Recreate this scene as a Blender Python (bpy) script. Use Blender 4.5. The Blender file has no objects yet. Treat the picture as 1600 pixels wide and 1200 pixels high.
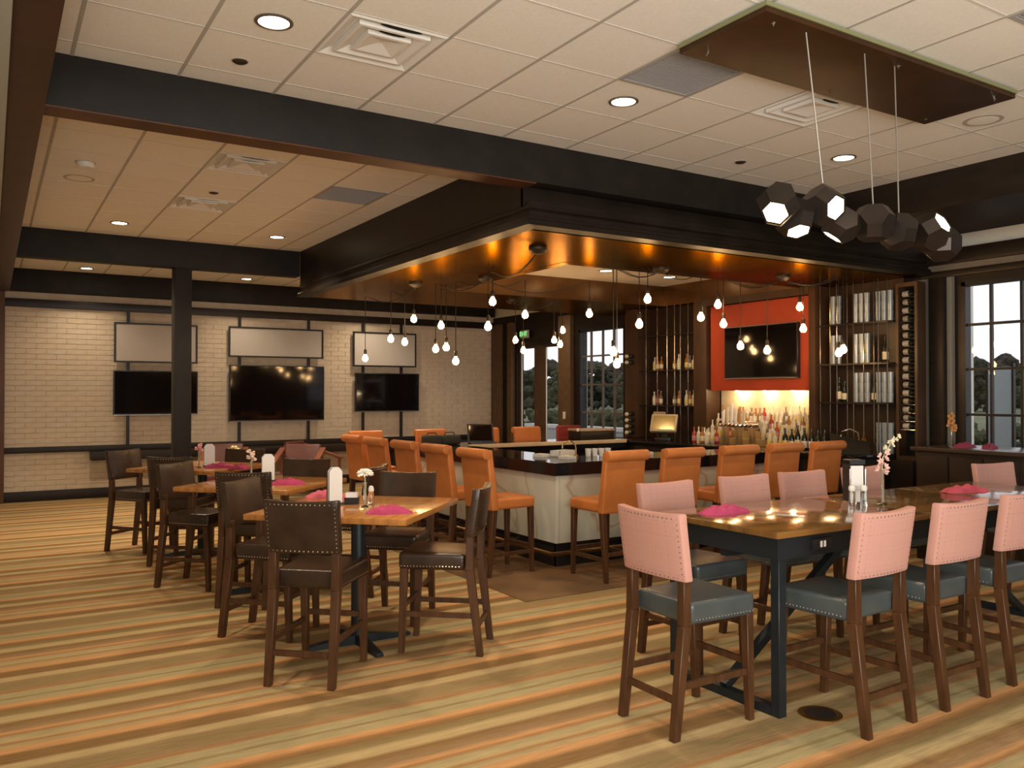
import bpy, bmesh, math, random
from mathutils import Vector, Matrix
random.seed(7)
PI = math.pi
S = bpy.context.scene
C = S.collection

# ---------------------------------------------------------------- camera, world, light, exposure
CAM_H = 1.78
cam = bpy.data.cameras.new('camera'); cam_o = bpy.data.objects.new('camera', cam); C.objects.link(cam_o)
cam.sensor_width = 36.0; cam.lens = 36.0 * 1310.0 / 1600.0; cam.clip_end = 900; cam.clip_start = 0.05
cam_o.location = (0, 0, CAM_H); cam_o.rotation_euler = (PI / 2 + 0.012, 0, -0.557)
S.camera = cam_o
S.view_settings.view_transform = 'Standard'; S.view_settings.look = 'None'
S.view_settings.gamma = 1.0; S.view_settings.use_curve_mapping = False
S.view_settings.exposure = 0.2
SKY = (0.86, 0.83, 0.86)
w = bpy.data.worlds.new('dusk_sky'); S.world = w; w.use_nodes = True
bg = w.node_tree.nodes['Background']; bg.inputs[0].default_value = (*SKY, 1); bg.inputs[1].default_value = 1.25
SPOT_W = 105.0        # each recessed downlight
BULB_L = 60.0        # bare filament bulbs
FILL_W = 340.0        # unseen area lights added beside and behind the camera to brighten the ceiling

def fill_light(name, loc, rot, sx, sy, power, col):
    l = bpy.data.lights.new(name, 'AREA'); l.shape = 'RECTANGLE'; l.size = sx; l.size_y = sy
    l.energy = power; l.color = col
    o = bpy.data.objects.new(name, l); C.objects.link(o); o.location = loc; o.rotation_euler = rot
    return o
fill_light('rear_fill_light', (1.8, -4.35, 1.9), (PI / 2 + 0.45, 0, 0), 3.9, 2.4, FILL_W, (1.0, 0.965, 0.89))
fill_light('left_fill_light', (-0.75, -1.6, 1.9), (PI / 2 + 0.45, 0, -PI / 2), 4.6, 2.4, FILL_W, (1.0, 0.965, 0.89))

# ---------------------------------------------------------------- materials
MATS = {}
def mat(name, col, rough=0.6, metal=0.0, spec=0.5, noise=0.0, nscale=8.0, bump=0.0, bscale=60.0, trans=0.0, ior=1.45,
        emit=None, estr=0.0, coat=0.0, stretch=None, col2=None, aniso=0.0, alpha=1.0):
    if name in MATS: return MATS[name]
    m = bpy.data.materials.new(name); m.use_nodes = True
    nt = m.node_tree; b = nt.nodes['Principled BSDF']
    b.inputs['Base Color'].default_value = (*col, 1); b.inputs['Roughness'].default_value = rough
    b.inputs['Metallic'].default_value = metal; b.inputs['Specular IOR Level'].default_value = spec
    b.inputs['IOR'].default_value = ior
    b.inputs['Transmission Weight'].default_value = trans; b.inputs['Coat Weight'].default_value = coat
    b.inputs['Coat Roughness'].default_value = 0.08; b.inputs['Anisotropic'].default_value = aniso
    b.inputs['Alpha'].default_value = alpha
    if emit:
        b.inputs['Emission Color'].default_value = (*emit, 1); b.inputs['Emission Strength'].default_value = estr
    if noise > 0 or bump > 0:
        tc = nt.nodes.new('ShaderNodeTexCoord'); mp = nt.nodes.new('ShaderNodeMapping')
        nt.links.new(tc.outputs['Object'], mp.inputs[0])
        if stretch: mp.inputs['Scale'].default_value = stretch
    if noise > 0:
        n = nt.nodes.new('ShaderNodeTexNoise'); n.inputs['Scale'].default_value = nscale; n.inputs['Detail'].default_value = 5
        r = nt.nodes.new('ShaderNodeValToRGB')
        c2 = col2 if col2 else tuple(max(0, c * (1 - noise)) for c in col)
        c1 = col if col2 else tuple(min(1, c * (1 + noise * 0.6)) for c in col)
        r.color_ramp.elements[0].position = 0.32; r.color_ramp.elements[0].color = (*c2, 1)
        r.color_ramp.elements[1].position = 0.68; r.color_ramp.elements[1].color = (*c1, 1)
        nt.links.new(mp.outputs[0], n.inputs['Vector']); nt.links.new(n.outputs['Fac'], r.inputs[0])
        nt.links.new(r.outputs[0], b.inputs['Base Color'])
    if bump > 0:
        n2 = nt.nodes.new('ShaderNodeTexNoise'); n2.inputs['Scale'].default_value = bscale; n2.inputs['Detail'].default_value = 4
        bp = nt.nodes.new('ShaderNodeBump'); bp.inputs['Strength'].default_value = bump; bp.inputs['Distance'].default_value = 0.01
        nt.links.new(mp.outputs[0], n2.inputs['Vector']); nt.links.new(n2.outputs['Fac'], bp.inputs['Height'])
        nt.links.new(bp.outputs[0], b.inputs['Normal'])
    MATS[name] = m
    return m

def carpet_material():
    m = bpy.data.materials.new('striped_carpet'); m.use_nodes = True; nt = m.node_tree; N = nt.nodes; L = nt.links
    b = N['Principled BSDF']; b.inputs['Roughness'].default_value = 0.95; b.inputs['Specular IOR Level'].default_value = 0.1
    tc = N.new('ShaderNodeTexCoord'); sep = N.new('ShaderNodeSeparateXYZ'); L.new(tc.outputs['Object'], sep.inputs[0])
    wob = N.new('ShaderNodeTexNoise'); wob.inputs['Scale'].default_value = 0.55; wob.inputs['Detail'].default_value = 1
    L.new(tc.outputs['Object'], wob.inputs['Vector'])
    wm = N.new('ShaderNodeMath'); wm.operation = 'MULTIPLY_ADD'; wm.inputs[1].default_value = 0.045; L.new(wob.outputs['Fac'], wm.inputs[0]); L.new(sep.outputs['Y'], wm.inputs[2])
    dv = N.new('ShaderNodeMath'); dv.operation = 'MULTIPLY_ADD'; dv.inputs[1].default_value = -1 / 1.44; dv.inputs[2].default_value = 4.90 / 1.44; L.new(wm.outputs[0], dv.inputs[0])
    fr = N.new('ShaderNodeMath'); fr.operation = 'FRACT'; L.new(dv.outputs[0], fr.inputs[0])
    ramp = N.new('ShaderNodeValToRGB'); cr = ramp.color_ramp; cr.interpolation = 'LINEAR'
    org = (0.56, 0.30, 0.13); brn = (0.245, 0.142, 0.058); bei = (0.47, 0.35, 0.175); mau = (0.315, 0.205, 0.105); rust = (0.37, 0.185, 0.072); sage = (0.385, 0.315, 0.165); oli = (0.27, 0.20, 0.09)
    one = [(0.01, org), (0.06, brn), (0.20, brn), (0.235, bei), (0.32, bei), (0.36, mau), (0.46, oli), (0.60, mau), (0.655, rust), (0.69, sage), (0.79, sage), (0.82, oli), (0.85, sage), (0.935, sage), (0.965, org)]
    two = [(0.01, org), (0.05, rust), (0.10, brn), (0.22, oli), (0.27, bei), (0.36, bei), (0.41, brn), (0.56, mau), (0.62, org), (0.66, rust), (0.71, sage), (0.80, bei), (0.84, rust), (0.88, sage), (0.96, org)]
    seq = [(p / 2, c) for p, c in one] + [(0.5 + p / 2, c) for p, c in two]
    while len(cr.elements) < len(seq): cr.elements.new(0.5)
    for e, (p, c) in zip(cr.elements, seq): e.position = p; e.color = (*c, 1)
    L.new(fr.outputs[0], ramp.inputs[0])
    # fine ribs and yarn mottling
    mp = N.new('ShaderNodeMapping'); mp.inputs['Scale'].default_value = (2.5, 30, 1); L.new(tc.outputs['Object'], mp.inputs[0])
    n = N.new('ShaderNodeTexNoise'); n.inputs['Scale'].default_value = 2.2; n.inputs['Detail'].default_value = 4; L.new(mp.outputs[0], n.inputs['Vector'])
    mr = N.new('ShaderNodeMapRange'); mr.inputs[1].default_value = 0.3; mr.inputs[2].default_value = 0.7; mr.inputs[3].default_value = 0.79; mr.inputs[4].default_value = 1.04
    L.new(n.outputs['Fac'], mr.inputs[0])
    mx = N.new('ShaderNodeMix'); mx.data_type = 'RGBA'; mx.blend_type = 'MULTIPLY'; mx.inputs[0].default_value = 1
    L.new(ramp.outputs[0], mx.inputs[6]); L.new(mr.outputs[0], mx.inputs[7]); L.new(mx.outputs[2], b.inputs['Base Color'])
    n3 = N.new('ShaderNodeTexNoise'); n3.inputs['Scale'].default_value = 220; L.new(tc.outputs['Object'], n3.inputs['Vector'])
    bp = N.new('ShaderNodeBump'); bp.inputs['Strength'].default_value = 0.5; bp.inputs['Distance'].default_value = 0.004
    L.new(n3.outputs['Fac'], bp.inputs['Height']); L.new(bp.outputs[0], b.inputs['Normal'])
    return m

def plaid_material():
    m = bpy.data.materials.new('pink_plaid_weave'); m.use_nodes = True; nt = m.node_tree; N = nt.nodes; L = nt.links
    b = N['Principled BSDF']; b.inputs['Roughness'].default_value = 0.9; b.inputs['Specular IOR Level'].default_value = 0.15
    tc = N.new('ShaderNodeTexCoord')
    def strip(scale, sc):
        mp = N.new('ShaderNodeMapping'); mp.inputs['Scale'].default_value = scale; L.new(tc.outputs['Object'], mp.inputs[0])
        n = N.new('ShaderNodeTexNoise'); n.inputs['Scale'].default_value = sc; n.inputs['Detail'].default_value = 2; L.new(mp.outputs[0], n.inputs['Vector'])
        return n.outputs['Fac']
    a = strip((1, 0.0, 0.0), 70); c = strip((0.0, 0.0, 1), 80)
    ad = N.new('ShaderNodeMath'); ad.operation = 'ADD'; L.new(a, ad.inputs[0]); L.new(c, ad.inputs[1])
    r = N.new('ShaderNodeValToRGB'); e = r.color_ramp.elements
    e[0].position = 0.72; e[0].color = (0.43, 0.225, 0.20, 1); e[1].position = 1.0; e[1].color = (0.52, 0.275, 0.225, 1)
    x = r.color_ramp.elements.new(0.86); x.color = (0.475, 0.265, 0.225, 1)
    L.new(ad.outputs[0], r.inputs[0]); L.new(r.outputs[0], b.inputs['Base Color'])
    n3 = N.new('ShaderNodeTexNoise'); n3.inputs['Scale'].default_value = 300; L.new(tc.outputs['Object'], n3.inputs['Vector'])
    bp = N.new('ShaderNodeBump'); bp.inputs['Strength'].default_value = 0.3; bp.inputs['Distance'].default_value = 0.003
    L.new(n3.outputs['Fac'], bp.inputs['Height']); L.new(bp.outputs[0], b.inputs['Normal'])
    return m

def marble_material():
    m = bpy.data.materials.new('pale_onyx'); m.use_nodes = True; nt = m.node_tree; N = nt.nodes; L = nt.links
    b = N['Principled BSDF']; b.inputs['Roughness'].default_value = 0.22
    tc = N.new('ShaderNodeTexCoord')
    n0 = N.new('ShaderNodeTexNoise'); n0.inputs['Scale'].default_value = 1.3; n0.inputs['Detail'].default_value = 2.5; n0.inputs['Distortion'].default_value = 1.1
    L.new(tc.outputs['Object'], n0.inputs['Vector'])
    r = N.new('ShaderNodeValToRGB'); e = r.color_ramp.elements
    e[0].position = 0.30; e[0].color = (0.48, 0.46, 0.35, 1); e[1].position = 0.72; e[1].color = (0.70, 0.66, 0.53, 1)
    for p, c in ((0.475, (0.58, 0.555, 0.44)), (0.50, (0.43, 0.34, 0.24)), (0.53, (0.58, 0.55, 0.44)), (0.60, (0.52, 0.53, 0.44))):
        x = r.color_ramp.elements.new(p); x.color = (*c, 1)
    L.new(n0.outputs['Fac'], r.inputs[0]); L.new(r.outputs[0], b.inputs['Base Color'])
    return m

CARPET = carpet_material(); PLAID = plaid_material(); ONYX = marble_material()
WHITE_TILE = mat('ceiling_tile_white', (0.80, 0.775, 0.71), 0.95, spec=0.1, noise=0.04, nscale=60, bump=0.12, bscale=160)
GRID = mat('ceiling_grid_grey', (0.42, 0.39, 0.34), 0.8)
DARKWOOD = mat('dark_stained_wood', (0.018, 0.011, 0.007), 0.42, spec=0.4, noise=0.35, nscale=3, stretch=(1, 1, 6), bump=0.05, bscale=30)
BEAMWOOD = mat('black_brown_beam_paint', (0.013, 0.010, 0.008), 0.6, spec=0.3, noise=0.3, nscale=5, bump=0.06, bscale=25)
SOFFWOOD = mat('soffit_espresso_wood', (0.014, 0.009, 0.006), 0.42, spec=0.35, noise=0.35, nscale=4, bump=0.05)
COPPER = mat('lacquered_copper_brown', (0.27, 0.165, 0.088), 0.26, metal=1.0, noise=0.25, nscale=2.5)
COPPER.node_tree.nodes['Principled BSDF'].inputs['Specular Tint'].default_value = (0.55, 0.37, 0.21, 1)
REDWALL = mat('brown_red_wall', (0.105, 0.045, 0.02), 0.5, noise=0.2, nscale=3)
BRICK = mat('white_painted_brick', (0.62, 0.52, 0.40), 0.8, noise=0.07, nscale=9, bump=0.25, bscale=90)
MORTAR = mat('white_painted_mortar', (0.56, 0.465, 0.355), 0.9, noise=0.1)
PLASTER = mat('cream_plaster', (0.60, 0.55, 0.46), 0.9, noise=0.04)
GREYPLASTER = mat('grey_green_plaster', (0.36, 0.37, 0.32), 0.9)
TILEFLOOR = mat('brown_floor_tile', (0.17, 0.095, 0.045), 0.45, noise=0.35, nscale=2.2, bump=0.1, bscale=40)
BLACK = mat('black_metal', (0.012, 0.012, 0.013), 0.4)
STEEL = mat('dark_blue_steel', (0.020, 0.026, 0.030), 0.38, metal=0.4)
CHROME = mat('chrome', (0.75, 0.74, 0.72), 0.15, metal=1.0)
BRASS = mat('aged_brass', (0.55, 0.38, 0.14), 0.28, metal=1.0)
GRANITE = mat('polished_black_granite', (0.012, 0.010, 0.010), 0.07, spec=0.5, noise=0.5, nscale=90)
SCREEN = mat('black_glass_screen', (0.006, 0.004, 0.004), 0.06, spec=0.5)
BOARD = mat('pale_grey_board', (0.50, 0.46, 0.42), 0.75)
BROWNLEATHER = mat('dark_brown_leather', (0.034, 0.018, 0.010), 0.27, noise=0.3, nscale=7, bump=0.15, bscale=110, spec=0.6)
TEALLEATHER = mat('blue_grey_leather', (0.058, 0.070, 0.072), 0.28, noise=0.15, nscale=6, bump=0.12, bscale=110, spec=0.6)
ORANGE = mat('orange_leather', (0.52, 0.17, 0.042), 0.42, noise=0.12, nscale=6, bump=0.1, bscale=120)
LEGWOOD = mat('walnut_leg_wood', (0.072, 0.029, 0.011), 0.40, noise=0.35, nscale=6, stretch=(4, 4, 0.6))
NAIL = mat('silver_nailheads', (0.62, 0.56, 0.47), 0.25, metal=1.0)
TABLEWOOD = mat('honey_table_wood', (0.40, 0.165, 0.042), 0.22, noise=0.28, nscale=3, stretch=(0.6, 7, 1), coat=0.4)
DARKTABLE = mat('glossy_amber_table_wood', (0.165, 0.080, 0.020), 0.16, noise=0.4, nscale=2.5, stretch=(0.5, 6, 1), coat=0.5)
MAGENTA = mat('magenta_cloth', (0.40, 0.045, 0.12), 0.9, noise=0.15, nscale=30, bump=0.3, bscale=300)
WHITE = mat('white_paper', (0.72, 0.70, 0.66), 0.6)
WHITEMETAL = mat('white_enamel', (0.70, 0.68, 0.63), 0.35)
GLASS = mat('clear_glass', (0.95, 0.97, 0.96), 0.02, trans=1.0, ior=1.45)
def pane_material():
    m = bpy.data.materials.new('window_glass'); m.use_nodes = True; nt = m.node_tree
    for nd in list(nt.nodes): nt.nodes.remove(nd)
    o = nt.nodes.new('ShaderNodeOutputMaterial'); mx = nt.nodes.new('ShaderNodeMixShader'); t = nt.nodes.new('ShaderNodeBsdfTransparent')
    g = nt.nodes.new('ShaderNodeBsdfGlossy'); g.inputs['Roughness'].default_value = 0.02
    f = nt.nodes.new('ShaderNodeFresnel'); f.inputs['IOR'].default_value = 1.5; t.inputs[0].default_value = (0.93, 0.94, 0.94, 1)
    gm_ = nt.nodes.new('ShaderNodeNewGeometry'); iv = nt.nodes.new('ShaderNodeMath'); iv.operation = 'SUBTRACT'; iv.inputs[0].default_value = 1.0; nt.links.new(gm_.outputs['Backfacing'], iv.inputs[1])
    mu = nt.nodes.new('ShaderNodeMath'); mu.operation = 'MULTIPLY'; nt.links.new(f.outputs[0], mu.inputs[0]); nt.links.new(iv.outputs[0], mu.inputs[1])
    nt.links.new(mu.outputs[0], mx.inputs[0]); nt.links.new(t.outputs[0], mx.inputs[1]); nt.links.new(g.outputs[0], mx.inputs[2]); nt.links.new(mx.outputs[0], o.inputs[0])
    return m
PANE = pane_material()
REDPANEL = mat('red_lacquer_panel', (0.42, 0.055, 0.018), 0.45, noise=0.1, nscale=3)
LAMP = mat('downlight_lens', (1, 1, 1), 0.5, emit=(1.0, 0.88, 0.68), estr=9)
BULB = mat('glowing_bulb_glass', (1, 0.8, 0.5), 0.3, emit=(1.0, 0.58, 0.24), estr=BULB_L)
LENS = mat('glowing_pendant_lens', (1, 0.9, 0.7), 0.5, emit=(1.0, 0.72, 0.38), estr=22)
GUN = mat('gunmetal_shade', (0.040, 0.030, 0.024), 0.35, metal=0.6, noise=0.3, nscale=5)
PLATEBROWN = mat('bronze_canopy', (0.040, 0.016, 0.004), 0.45, metal=0.0, spec=0.3, noise=0.25, nscale=4)
PLATEEDGE = mat('canopy_edge_olive', (0.20, 0.20, 0.10), 0.5)
GRILLE = mat('grey_grille', (0.33, 0.32, 0.31), 0.7)
HOLE = mat('black_void', (0.004, 0.004, 0.004), 0.9)

# ---------------------------------------------------------------- mesh helpers
class MB:
    def __init__(s): s.v = []; s.f = []; s.mi = []; s.cur = 0
    def _add(s, vs, fs):
        k = len(s.v); s.v += [tuple(p) for p in vs]; s.f += [tuple(i + k for i in f) for f in fs]; s.mi += [s.cur] * len(fs); return s
    def hexa(s, p): return s._add(p, [(0, 3, 2, 1), (4, 5, 6, 7), (0, 1, 5, 4), (1, 2, 6, 5), (2, 3, 7, 6), (3, 0, 4, 7)])
    def box(s, x0, x1, y0, y1, z0, z1):
        return s.hexa([(x0, y0, z0), (x1, y0, z0), (x1, y1, z0), (x0, y1, z0), (x0, y0, z1), (x1, y0, z1), (x1, y1, z1), (x0, y1, z1)])
    def bar(s, p0, p1, w0, d0, w1=None, d1=None):
        w1 = w0 if w1 is None else w1; d1 = d0 if d1 is None else d1
        def q(p, a, b): return [(p[0] - a / 2, p[1] - b / 2, p[2]), (p[0] + a / 2, p[1] - b / 2, p[2]), (p[0] + a / 2, p[1] + b / 2, p[2]), (p[0] - a / 2, p[1] + b / 2, p[2])]
        return s.hexa(q(p0, w0, d0) + q(p1, w1, d1))
    def beam(s, p0, p1, a, b):      # free-direction square bar
        p0 = Vector(p0); p1 = Vector(p1); d = (p1 - p0).normalized()
        up = Vector((0, 0, 1)) if abs(d.z) < 0.9 else Vector((1, 0, 0))
        x = d.cross(up).normalized() * a / 2; y = x.cross(d).normalized() * b / 2
        q = lambda p: [p - x - y, p + x - y, p + x + y, p - x + y]
        return s.hexa(q(p0) + q(p1))
    def tube(s, pts, r, n=8, cap=True):
        pts = [Vector(p) for p in pts]; rs = r if isinstance(r, (list, tuple)) else [r] * len(pts)
        rings = []; k0 = []
        for i, p in enumerate(pts):
            d = (pts[min(i + 1, len(pts) - 1)] - pts[max(i - 1, 0)]).normalized()
            up = Vector((0, 0, 1)) if abs(d.z) < 0.9 else Vector((1, 0, 0))
            x = d.cross(up).normalized(); y = d.cross(x).normalized()
            for j in range(n):
                a = 2 * PI * j / n; k0.append(p + (x * math.cos(a) + y * math.sin(a)) * rs[i])
        fs = []
        for i in range(len(pts) - 1):
            for j in range(n):
                a = i * n + j; b = i * n + (j + 1) % n; fs.append((a, a + n, b + n, b))
        if cap: fs.append(tuple(range(n))); fs.append(tuple(reversed(range((len(pts) - 1) * n, len(pts) * n))))
        return s._add(k0, fs)
    def lathe(s, prof, n=12, c=(0, 0, 0)):
        vs = []; fs = []
        for r, z in prof:
            for j in range(n):
                a = 2 * PI * j / n; vs.append((c[0] + r * math.cos(a), c[1] + r * math.sin(a), c[2] + z))
        for i in range(len(prof) - 1):
            for j in range(n):
                a = i * n + j; b = i * n + (j + 1) % n; fs.append((a, b, b + n, a + n))
        if prof[0][0] > 1e-5: fs.append(tuple(reversed(range(n))))
        if prof[-1][0] > 1e-5: fs.append(tuple(range((len(prof) - 1) * n, len(prof) * n)))
        return s._add(vs, fs)
    def prism(s, poly, axis, a0, a1):   # poly of 2D points extruded along axis 0/1/2
        def P(u, v, t): return {0: (t, u, v), 1: (u, t, v), 2: (u, v, t)}[axis]
        n = len(poly); vs = [P(u, v, a0) for u, v in poly] + [P(u, v, a1) for u, v in poly]
        fs = [(i, (i + 1) % n, (i + 1) % n + n, i + n) for i in range(n)] + [tuple(reversed(range(n))), tuple(range(n, 2 * n))]
        return s._add(vs, fs)
    def ico(s, c, r, sub=1, sc=(1, 1, 1), jit=0.0):
        bm = bmesh.new(); bmesh.ops.create_icosphere(bm, subdivisions=sub, radius=r)
        vs = [(c[0] + v.co.x * sc[0] * (1 + random.uniform(-jit, jit)), c[1] + v.co.y * sc[1] * (1 + random.uniform(-jit, jit)), c[2] + v.co.z * sc[2] * (1 + random.uniform(-jit, jit))) for v in bm.verts]
        fs = [tuple(v.index for v in f.verts) for f in bm.faces]; bm.free()
        return s._add(vs, fs)
    def mesh(s, name, mats, bevel=0, seg=2, smooth=False, fix=True):
        me = bpy.data.meshes.new(name); me.from_pydata(s.v, [], s.f)
        ml = mats if isinstance(mats, (list, tuple)) else [mats]
        for m in ml: me.materials.append(m)
        if len(ml) > 1: me.polygons.foreach_set('material_index', s.mi)
        bm = bmesh.new(); bm.from_mesh(me)
        if fix: bmesh.ops.recalc_face_normals(bm, faces=bm.faces)
        if bevel > 0:
            ed = [e for e in bm.edges if len(e.link_faces) == 2 and e.calc_face_angle(0) > 0.5]
            bmesh.ops.bevel(bm, geom=ed, offset=bevel, segments=seg, affect='EDGES', profile=0.6, clamp_overlap=True)
        bm.to_mesh(me); bm.free()
        if smooth or bevel > 0:
            for p in me.polygons: p.use_smooth = True
            me.set_sharp_from_angle(angle=math.radians(40))
        me.update(); return me
    def build(s, name, mats, parent=None, **k):
        return ob(name, s.mesh(name, mats, **k), parent)

def ob(name, me, parent=None, loc=None, rz=0):
    o = bpy.data.objects.new(name, me); C.objects.link(o)
    if parent is not None: o.parent = parent
    if loc: o.location = loc
    if rz: o.rotation_euler = (0, 0, rz)
    return o
def tag(o, label, cat, group=None):
    o['label'] = label; o['category'] = cat
    if group: o['group'] = group
    return o
def thing(name, label, cat, loc=(0, 0, 0), rz=0, group=None):
    o = bpy.data.objects.new(name, None); C.objects.link(o); o.location = loc; o.rotation_euler = (0, 0, rz); o.empty_display_size = 0.1
    return tag(o, label, cat, group)
def struct(name, mb, m, parent=None, **k):
    o = mb.build(name, m, parent, **k)
    if parent is None: o['kind'] = 'structure'
    return o
def copy_tree(o, loc=None, rz=None, label=None, group=None, parent=None):
    c = o.copy(); C.objects.link(c); c.parent = parent
    if loc is not None: c.location = loc
    if rz is not None: c.rotation_euler = (0, 0, rz)
    if label: c['label'] = label
    if group: c['group'] = group
    for ch in list(o.children): copy_tree(ch, parent=c)
    return c
ORD = ['first', 'second', 'third', 'fourth', 'fifth', 'sixth', 'seventh', 'eighth', 'ninth', 'tenth', 'eleventh', 'twelfth', 'thirteenth', 'fourteenth', 'fifteenth', 'sixteenth', 'seventeenth', 'eighteenth', 'nineteenth', 'twentieth'] + ['twenty-' + q for q in ('first', 'second', 'third', 'fourth', 'fifth', 'sixth')]

# ---------------------------------------------------------------- room shell
X0, X1, Y0, Y1, ZC = -0.6, 9.5, -4.2, 16.05, 3.84
struct('floor', MB().box(X0, X1, Y0, Y1, -0.12, 0.0), CARPET)
struct('floor_bar', MB().box(3.90, 8.75, 6.04, 11.75, 0.0005, 0.006), TILEFLOOR)
ceil = struct('ceiling', MB().box(X0, X1, Y0, Y1, ZC + 0.03, ZC + 0.15), PLASTER)
# suspended tiles: one object each on the lay-in grid
T = 0.612; GX = 0.41 - 2 * T; GY = 4.27 - 14 * T
tile_me = MB().box(0.001, T - 0.001, 0.001, T - 0.001, ZC, ZC + 0.018).mesh('ceiling_tile', WHITE_TILE)
def cell(x, y): return int(math.floor((x - GX) / T)), int(math.floor((y - GY) / T))
vents = {}
for x, y, k in ((1.93, 4.58, 'd'), (1.93, 7.6, 'd'), (1.93, 9.5, 'd'), (5.0, 3.98, 'd'), (3.15, 8.2, 'g'), (3.78, 3.95, 'g'), (5.0, 2.15, 'g')):
    vents[cell(x, y)] = k
near_tiles = []; far_tiles = []
nx = int((X1 - GX) / T) + 1; ny = int((Y1 - GY) / T) + 1
for i in range(nx):
    for j in range(ny):
        x = GX + i * T; y = GY + j * T
        if (i, j) in vents: continue
        if x + T > X1 or x < X0 - 0.25 or y + T > Y1 + 0.1 or y < Y0: continue
        seen = (x > -0.3 and ((1.9 < y < 5.72 and x < 7.5 and y > 3.3 - 0.35 * 0 and not (y < 3.0 and x < 2.5)) or (5.6 < y < 12 and x < 3.8) or (11.9 < y and x < 5.6)))
        if 3.79 < x + T and x < X1 and 5.85 < y + T and y < 11.9 and x > 3.2: 
            if x > 3.79 and y > 5.85: continue
        (near_tiles if seen else far_tiles).append((x, y))
for k, (x, y) in enumerate(near_tiles[:300]): ob('ceiling_tile', tile_me, ceil, (x, y, 0))
fm = MB()
for x, y in near_tiles[300:] + far_tiles: fm.box(x + 0.001, x + T - 0.001, y + 0.001, y + T - 0.001, ZC, ZC + 0.018)
ft = fm.build('ceiling_tile_field', WHITE_TILE, ceil); ft['kind'] = 'stuff'
gm = MB()
for i in range(nx + 1): gm.box(GX + i * T - 0.011, GX + i * T + 0.011, Y0, Y1, ZC - 0.003, ZC + 0.001)
o = gm.build('main_runner_grid', GRID, ceil); o['kind'] = 'stuff'
gm = MB()
for j in range(ny + 1): gm.box(X0, X1, GY + j * T - 0.008, GY + j * T + 0.008, ZC - 0.002, ZC + 0.001)
o = gm.build('cross_runner_grid', mat('ceiling_grid_pale', (0.62, 0.595, 0.54), 0.8), ceil); o['kind'] = 'stuff'

# back wall of painted brick (Y = 16.05)
wb = struct('wall_back', MB().box(X0, X1 + 0.2, Y1, Y1 + 0.2, 0, ZC + 0.15), MORTAR)
BW, BH = 0.30, 0.088
brick_mes = []
for q in range(5):
    m_ = MB().box(0.004, BW - 0.004, -0.005 - 0.0012 * q, 0.004, 0.004, BH - 0.004)
    brick_mes.append(m_.mesh('brick', BRICK, bevel=0.003, seg=1))
half_me = MB().box(0.004, BW / 2 - 0.004, -0.011, 0.004, 0.004, BH - 0.004).mesh('brick', BRICK, bevel=0.003, seg=1)
cnt = 0; rest = MB(); rows = int(3.2 / BH)
pos = []
for r_ in range(rows):
    z = 0.16 + r_ * BH
    if z + BH > 3.23: break
    off = (r_ % 2) * BW / 2
    x = 0.2
    first = True
    while x < 9.45:
        wd = BW / 2 if (first and r_ % 2) else BW
        first = False
        if x + wd > 9.5: break
        pos.append((x, z, wd)); x += wd
pos.sort(key=lambda p: 0.53 * p[0] + 0.4 * abs(p[1] - 1.8) + (5 if (p[1] < 0.95 and p[0] > 1.2) else 0))
for k, (x, z, wd) in enumerate(pos):
    if k < 300:
        ob('brick', half_me if wd < BW else brick_mes[(k * 7) % 5], wb, (x, Y1, z))
    else:
        rest.box(x + 0.004, x + wd - 0.004, Y1 - 0.005 - 0.0012 * (k % 5), Y1 + 0.004, z + 0.004, z + BH - 0.004)
rb = rest.build('brick_field', BRICK, wb); rb['kind'] = 'stuff'
struct('baseboard_back', MB().box(X0, X1, Y1 - 0.035, Y1 - 0.0, 0.0, 0.17), DARKWOOD, bevel=0.008)
struct('trim_1', MB().box(X0, X1, Y1 - 0.05, Y1, 3.22, 3.36), DARKWOOD, bevel=0.01)
struct('trim_2', MB().box(X0, 9.44, Y1 - 0.07, Y1, 0.80, 0.90), DARKWOOD, bevel=0.01)
struct('trim_3', MB().box(0.02, 0.20, Y1 - 0.12, Y1 - 0.02, 0, 3.84), REDWALL, bevel=0.008)

# left wall, soffit and beam along it
struct('wall_left', MB().box(X0 - 0.2, X0, 0.75, Y1 + 0.2, 0, ZC + 0.15).box(X0 - 0.2, X0, Y0, 0.75, 0, 0.65).box(X0 - 0.2, X0, Y0, 0.75, 3.12, ZC + 0.15), PLASTER)  # opening at the camera end added for the left fill light
struct('trim_4', MB().box(X0, 0.07, Y0, Y1, 3.40, ZC + 0.02), GREYPLASTER)
struct('trim_5', MB().box(0.07, 0.26, Y0, Y1 - 0.3, 3.44, ZC + 0.02), mat('red_brown_beam', (0.045, 0.018, 0.011), 0.5, noise=0.3, nscale=5), bevel=0.006)

# cross beams and post
def beam_struct(n, x0, x1, y0, y1, z0, z1, m=BEAMWOOD): return struct('trim_%d' % n, MB().box(x0, x1, y0, y1, z0, z1), m, bevel=0.006)
beam_struct(6, 0.26, 7.45, 5.72, 5.93, 3.52, ZC + 0.02)
beam_struct(7, 0.26, 3.80, 11.90, 12.12, 3.48, ZC + 0.02)
beam_struct(8, 0.20, 9.44, 15.86, 16.03, 3.47, ZC + 0.02)
beam_struct(9, 7.45, 8.85, Y0, 5.74, 3.50, ZC + 0.02, DARKWOOD)
struct('trim_20', MB().box(0.26, 3.80, 5.725, 5.925, 3.508, 3.52), mat('warm_lit_underside', (0.075, 0.027, 0.010), 0.5, noise=0.3, nscale=4))  # thin sheet; its red-brown stands in for warm light on the beam's underside
post = thing('wooden_post', 'square dark brown post rising from floor to ceiling beam', 'post', (2.20, 12.0, 0))
MB().box(-0.11, 0.11, -0.11, 0.11, 0.12, 3.48).build('shaft', BEAMWOOD, post, bevel=0.008)
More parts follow.
